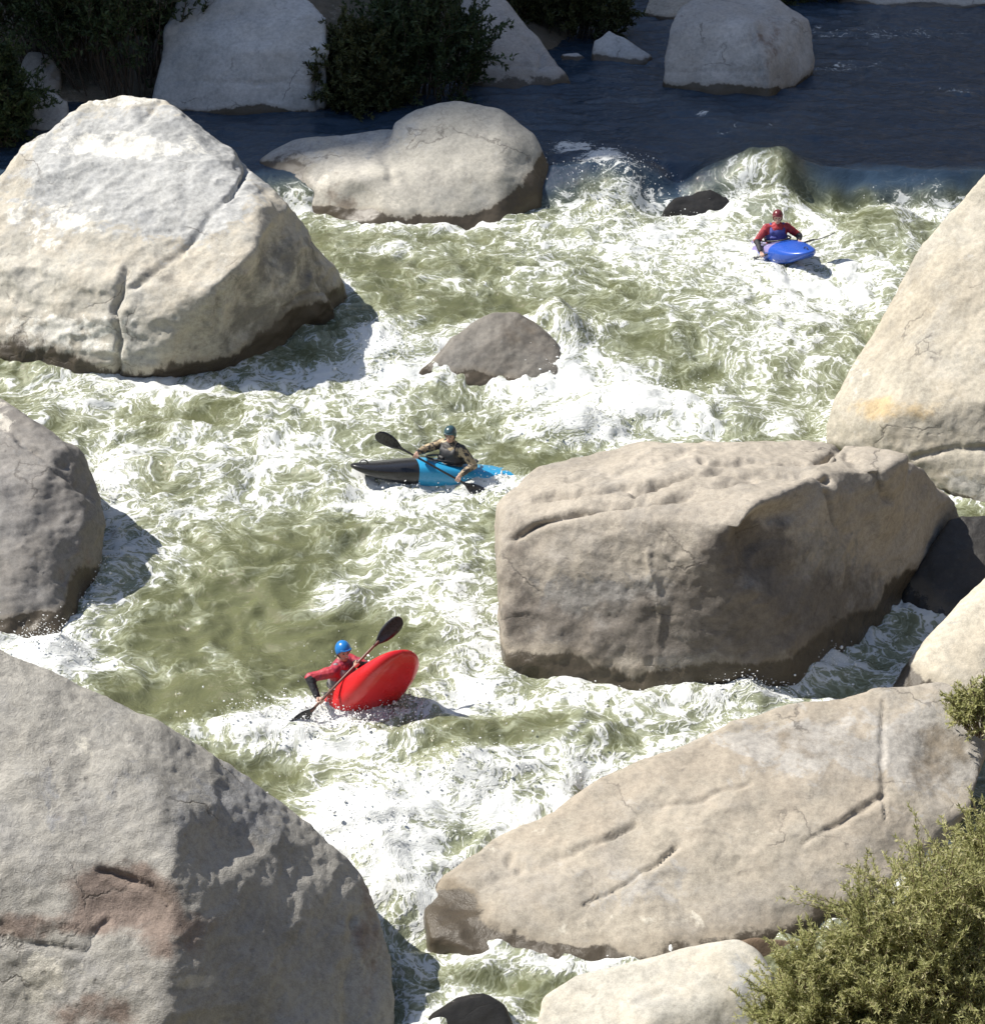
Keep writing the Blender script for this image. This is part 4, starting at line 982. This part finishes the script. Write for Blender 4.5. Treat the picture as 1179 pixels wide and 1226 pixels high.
# 1: red kayak, standing on its edge with the bow up
d1 = unit(V3(.58, -.30, .76)); n1_ = unit(V3(-.40, .85, .30) - d1 * np.dot(V3(-.40, .85, .30), d1))
seat1 = at_y(420, 848, on_water(415, 858)[1] + .25)
kayak('red kayak tipped up on its edge, bow raised out of the foam', seat1, d1, n1_, 2.45, [RED], [RED], W=.415, blunt=6, bw=.5)
up1 = unit(V3(-.02, .02, 1.0)); f1 = unit(V3(.82, -.48, .15))
pa0 = at_y(347, 878, seat1[1] - .62); pa1 = at_y(478, 742, seat1[1] + .12); a1 = unit(pa1 - pa0); c1 = (pa0 + pa1) / 2
person('person in a blue helmet and red jacket leaning behind the tipped red kayak', seat1 + n1_ * .05 + V3(-.10, .02, .08), up1, f1, d1, n1_, unit(V3(.45, -.85, -.05)), c1, a1, (-.42, .20),
       (SKIN, dress((.42, .035, .05), (.30, .03, .06), 'red_jacket'), NEO, plain_mat('grey_vest', (.20, .19, .20), .6, .4, 14), wetplastic('blue_helmet', (.015, .17, .48)), NEO), 'blue', elbow=(-.3, .9))
paddle('black bladed paddle with a brown shaft, held slantwise by the person in the blue helmet', c1, a1, unit(V3(.35, -.75, .55)), SHAFTR, BLADE, L=np.linalg.norm(pa1 - pa0) + .05, feather=.35)
# 2: blue kayak with black bow
d2 = unit(V3(-.95, -.22, .13)); n2_ = unit(V3(.02, .22, 1.0) - d2 * np.dot(V3(.02, .22, 1), d2))
seat2 = on_water(541, 578) + V3(0, .25, .06)
kayak('blue kayak with a black bow, floating sideways behind the block-shaped boulder', seat2, d2, n2_, 2.98, [BLUE, BLK], [BLUE, BLK], bow_from=.66)
up2 = unit(V3(.02, -.03, 1.0)); f2 = unit(V3(-.55, -.80, 0))
q0 = at_y(450, 520, seat2[1] - .35); q1 = at_y(594, 600, seat2[1] - .50); a2 = unit(q1 - q0); c2 = q0 + a2 * .98
person('person in a dark helmet and tan and black jacket seated in the blue kayak', seat2 - n2_ * .03, up2, f2, d2, n2_, unit(V3(-.25, -.95, -.15)), c2, a2, (-.30, .42),
       (SKIN, dress((.42, .33, .20), (.05, .045, .04), 'tan_jacket'), dress((.38, .29, .18), (.03, .03, .03), 'tan_sleeve'), plain_mat('black_vest', (.03, .03, .033), .6, .5, 14), wetplastic('teal_helmet', (.035, .075, .09)), NEO), 'dark')
paddle('black paddle held across by the person in the tan and black jacket', c2, a2, unit(V3(.15, -.80, .5)), SHAFT, BLADE, L=1.96, feather=.5)
# 3: far royal-blue kayak, bow towards us
d3 = unit(V3(.42, -.88, .20)); n3_ = unit(V3(-.12, .10, 1.0) - d3 * np.dot(V3(-.12, .1, 1), d3))
seat3 = on_water(930, 312) + V3(0, .35, .10)
kayak('royal blue kayak coming bow first below the ledge', seat3, d3, n3_, 2.3, [ROY, ROY], [LAV, ROY], bow_from=.60, W=.36)
up3 = unit(V3(-.02, -.06, 1.0)); f3 = unit(V3(.10, -1, 0))
r0 = at_y(893, 312, seat3[1] - .45); r1 = at_y(985, 283, seat3[1] - .35); a3 = unit(r1 - r0); c3 = (r0 + r1) / 2
person('person in a maroon helmet and red jacket seated in the royal blue kayak', seat3 - n3_ * .03, up3, f3, d3, n3_, unit(V3(-.1, -.97, -.15)), c3, a3, (-.42, .30),
       (SKIN, dress((.40, .03, .04), (.26, .02, .03), 'crimson_jacket'), NEO, plain_mat('blue_vest', (.05, .06, .25), .6, .5, 14), wetplastic('maroon_helmet', (.14, .025, .03)), NEO), 'maroon')
paddle('slim dark paddle held by the person in the maroon helmet', c3, a3, unit(V3(.1, .35, .9)), SHAFT, BLADE, L=1.9, feather=.6)
for me, mt, th in SKIRTS: child('spray_skirt', me, mt, th)

# ------------------------------------------------------------------ flying drops and froth where water strikes something
def spray():
    rg = np.random.default_rng(4); C, R = [], []
    for u, v, n, sx, sy, sz in [(340, 868, 420, .45, .25, .16), (420, 862, 420, .45, .2, .14), (470, 850, 250, .35, .2, .16), (430, 800, 90, .3, .2, .30), (455, 425, 420, .3, .3, .16), (60, 790, 380, .3, .3, .22),
                              (120, 600, 200, .15, .4, .10), (110, 700, 220, .18, .4, .12), (730, 215, 500, .6, .5, .12), (760, 480, 420, .7, .4, .14), (700, 520, 250, .5, .25, .12), (640, 430, 200, .25, .3, .12), (430, 1000, 380, .5, .4, .13), (560, 945, 360, .8, .25, .11),
                              (900, 836, 220, .3, .1, .12), (980, 800, 200, .3, .2, .1), (760, 265, 300, .8, .2, .1), (418, 868, 500, .5, .2, .10), (600, 588, 200, .25, .2, .06), (1090, 262, 200, .5, .2, .1), (590, 585, 160, .3, .2, .1), (480, 590, 150, .5, .15, .08), (900, 322, 160, .4, .2, .1), (580, 800, 160, .2, .4, .08), (640, 845, 120, .6, .1, .1)]:
        c = on_water(u, v)
        p = np.stack([c[0] + rg.normal(0, sx, n), c[1] + rg.normal(0, sy, n), np.abs(rg.normal(0, sz * .6, n))], 1)
        for k in range(n): p[k, 2] += water_height(p[k, 0], p[k, 1])
        C.append(p); R.append(rg.gamma(2.0, .0020, n) + .002)
    C = np.concatenate(C); R = np.concatenate(R)
    t = (1 + 5 ** .5) / 2
    iv = np.array([(-1, t, 0), (1, t, 0), (-1, -t, 0), (1, -t, 0), (0, -1, t), (0, 1, t), (0, -1, -t), (0, 1, -t), (t, 0, -1), (t, 0, 1), (-t, 0, -1), (-t, 0, 1)]) / math.sqrt(1 + t * t)
    it = np.array([(0, 11, 5), (0, 5, 1), (0, 1, 7), (0, 7, 10), (0, 10, 11), (1, 5, 9), (5, 11, 4), (11, 10, 2), (10, 7, 6), (7, 1, 8), (3, 9, 4), (3, 4, 2), (3, 2, 6), (3, 6, 8), (3, 8, 9), (4, 9, 5), (2, 4, 11), (6, 2, 10), (8, 6, 7), (9, 8, 1)])
    n = len(C); st = np.random.default_rng(9).uniform(.7, 1.6, (n, 1, 3))
    V = (C[:, None] + iv[None] * R[:, None, None] * st).reshape(-1, 3); Fq = (it[None] + (np.arange(n) * 12)[:, None, None]).reshape(-1, 3)
    me = mesh_np('spray', V, Fq); o = link('spray', me, plain_mat('water_drops', (.85, .86, .86), .3, .05, 10))
    tag(o, 'flying drops of white spray above the rapids', 'spray', kind='stuff')
spray()
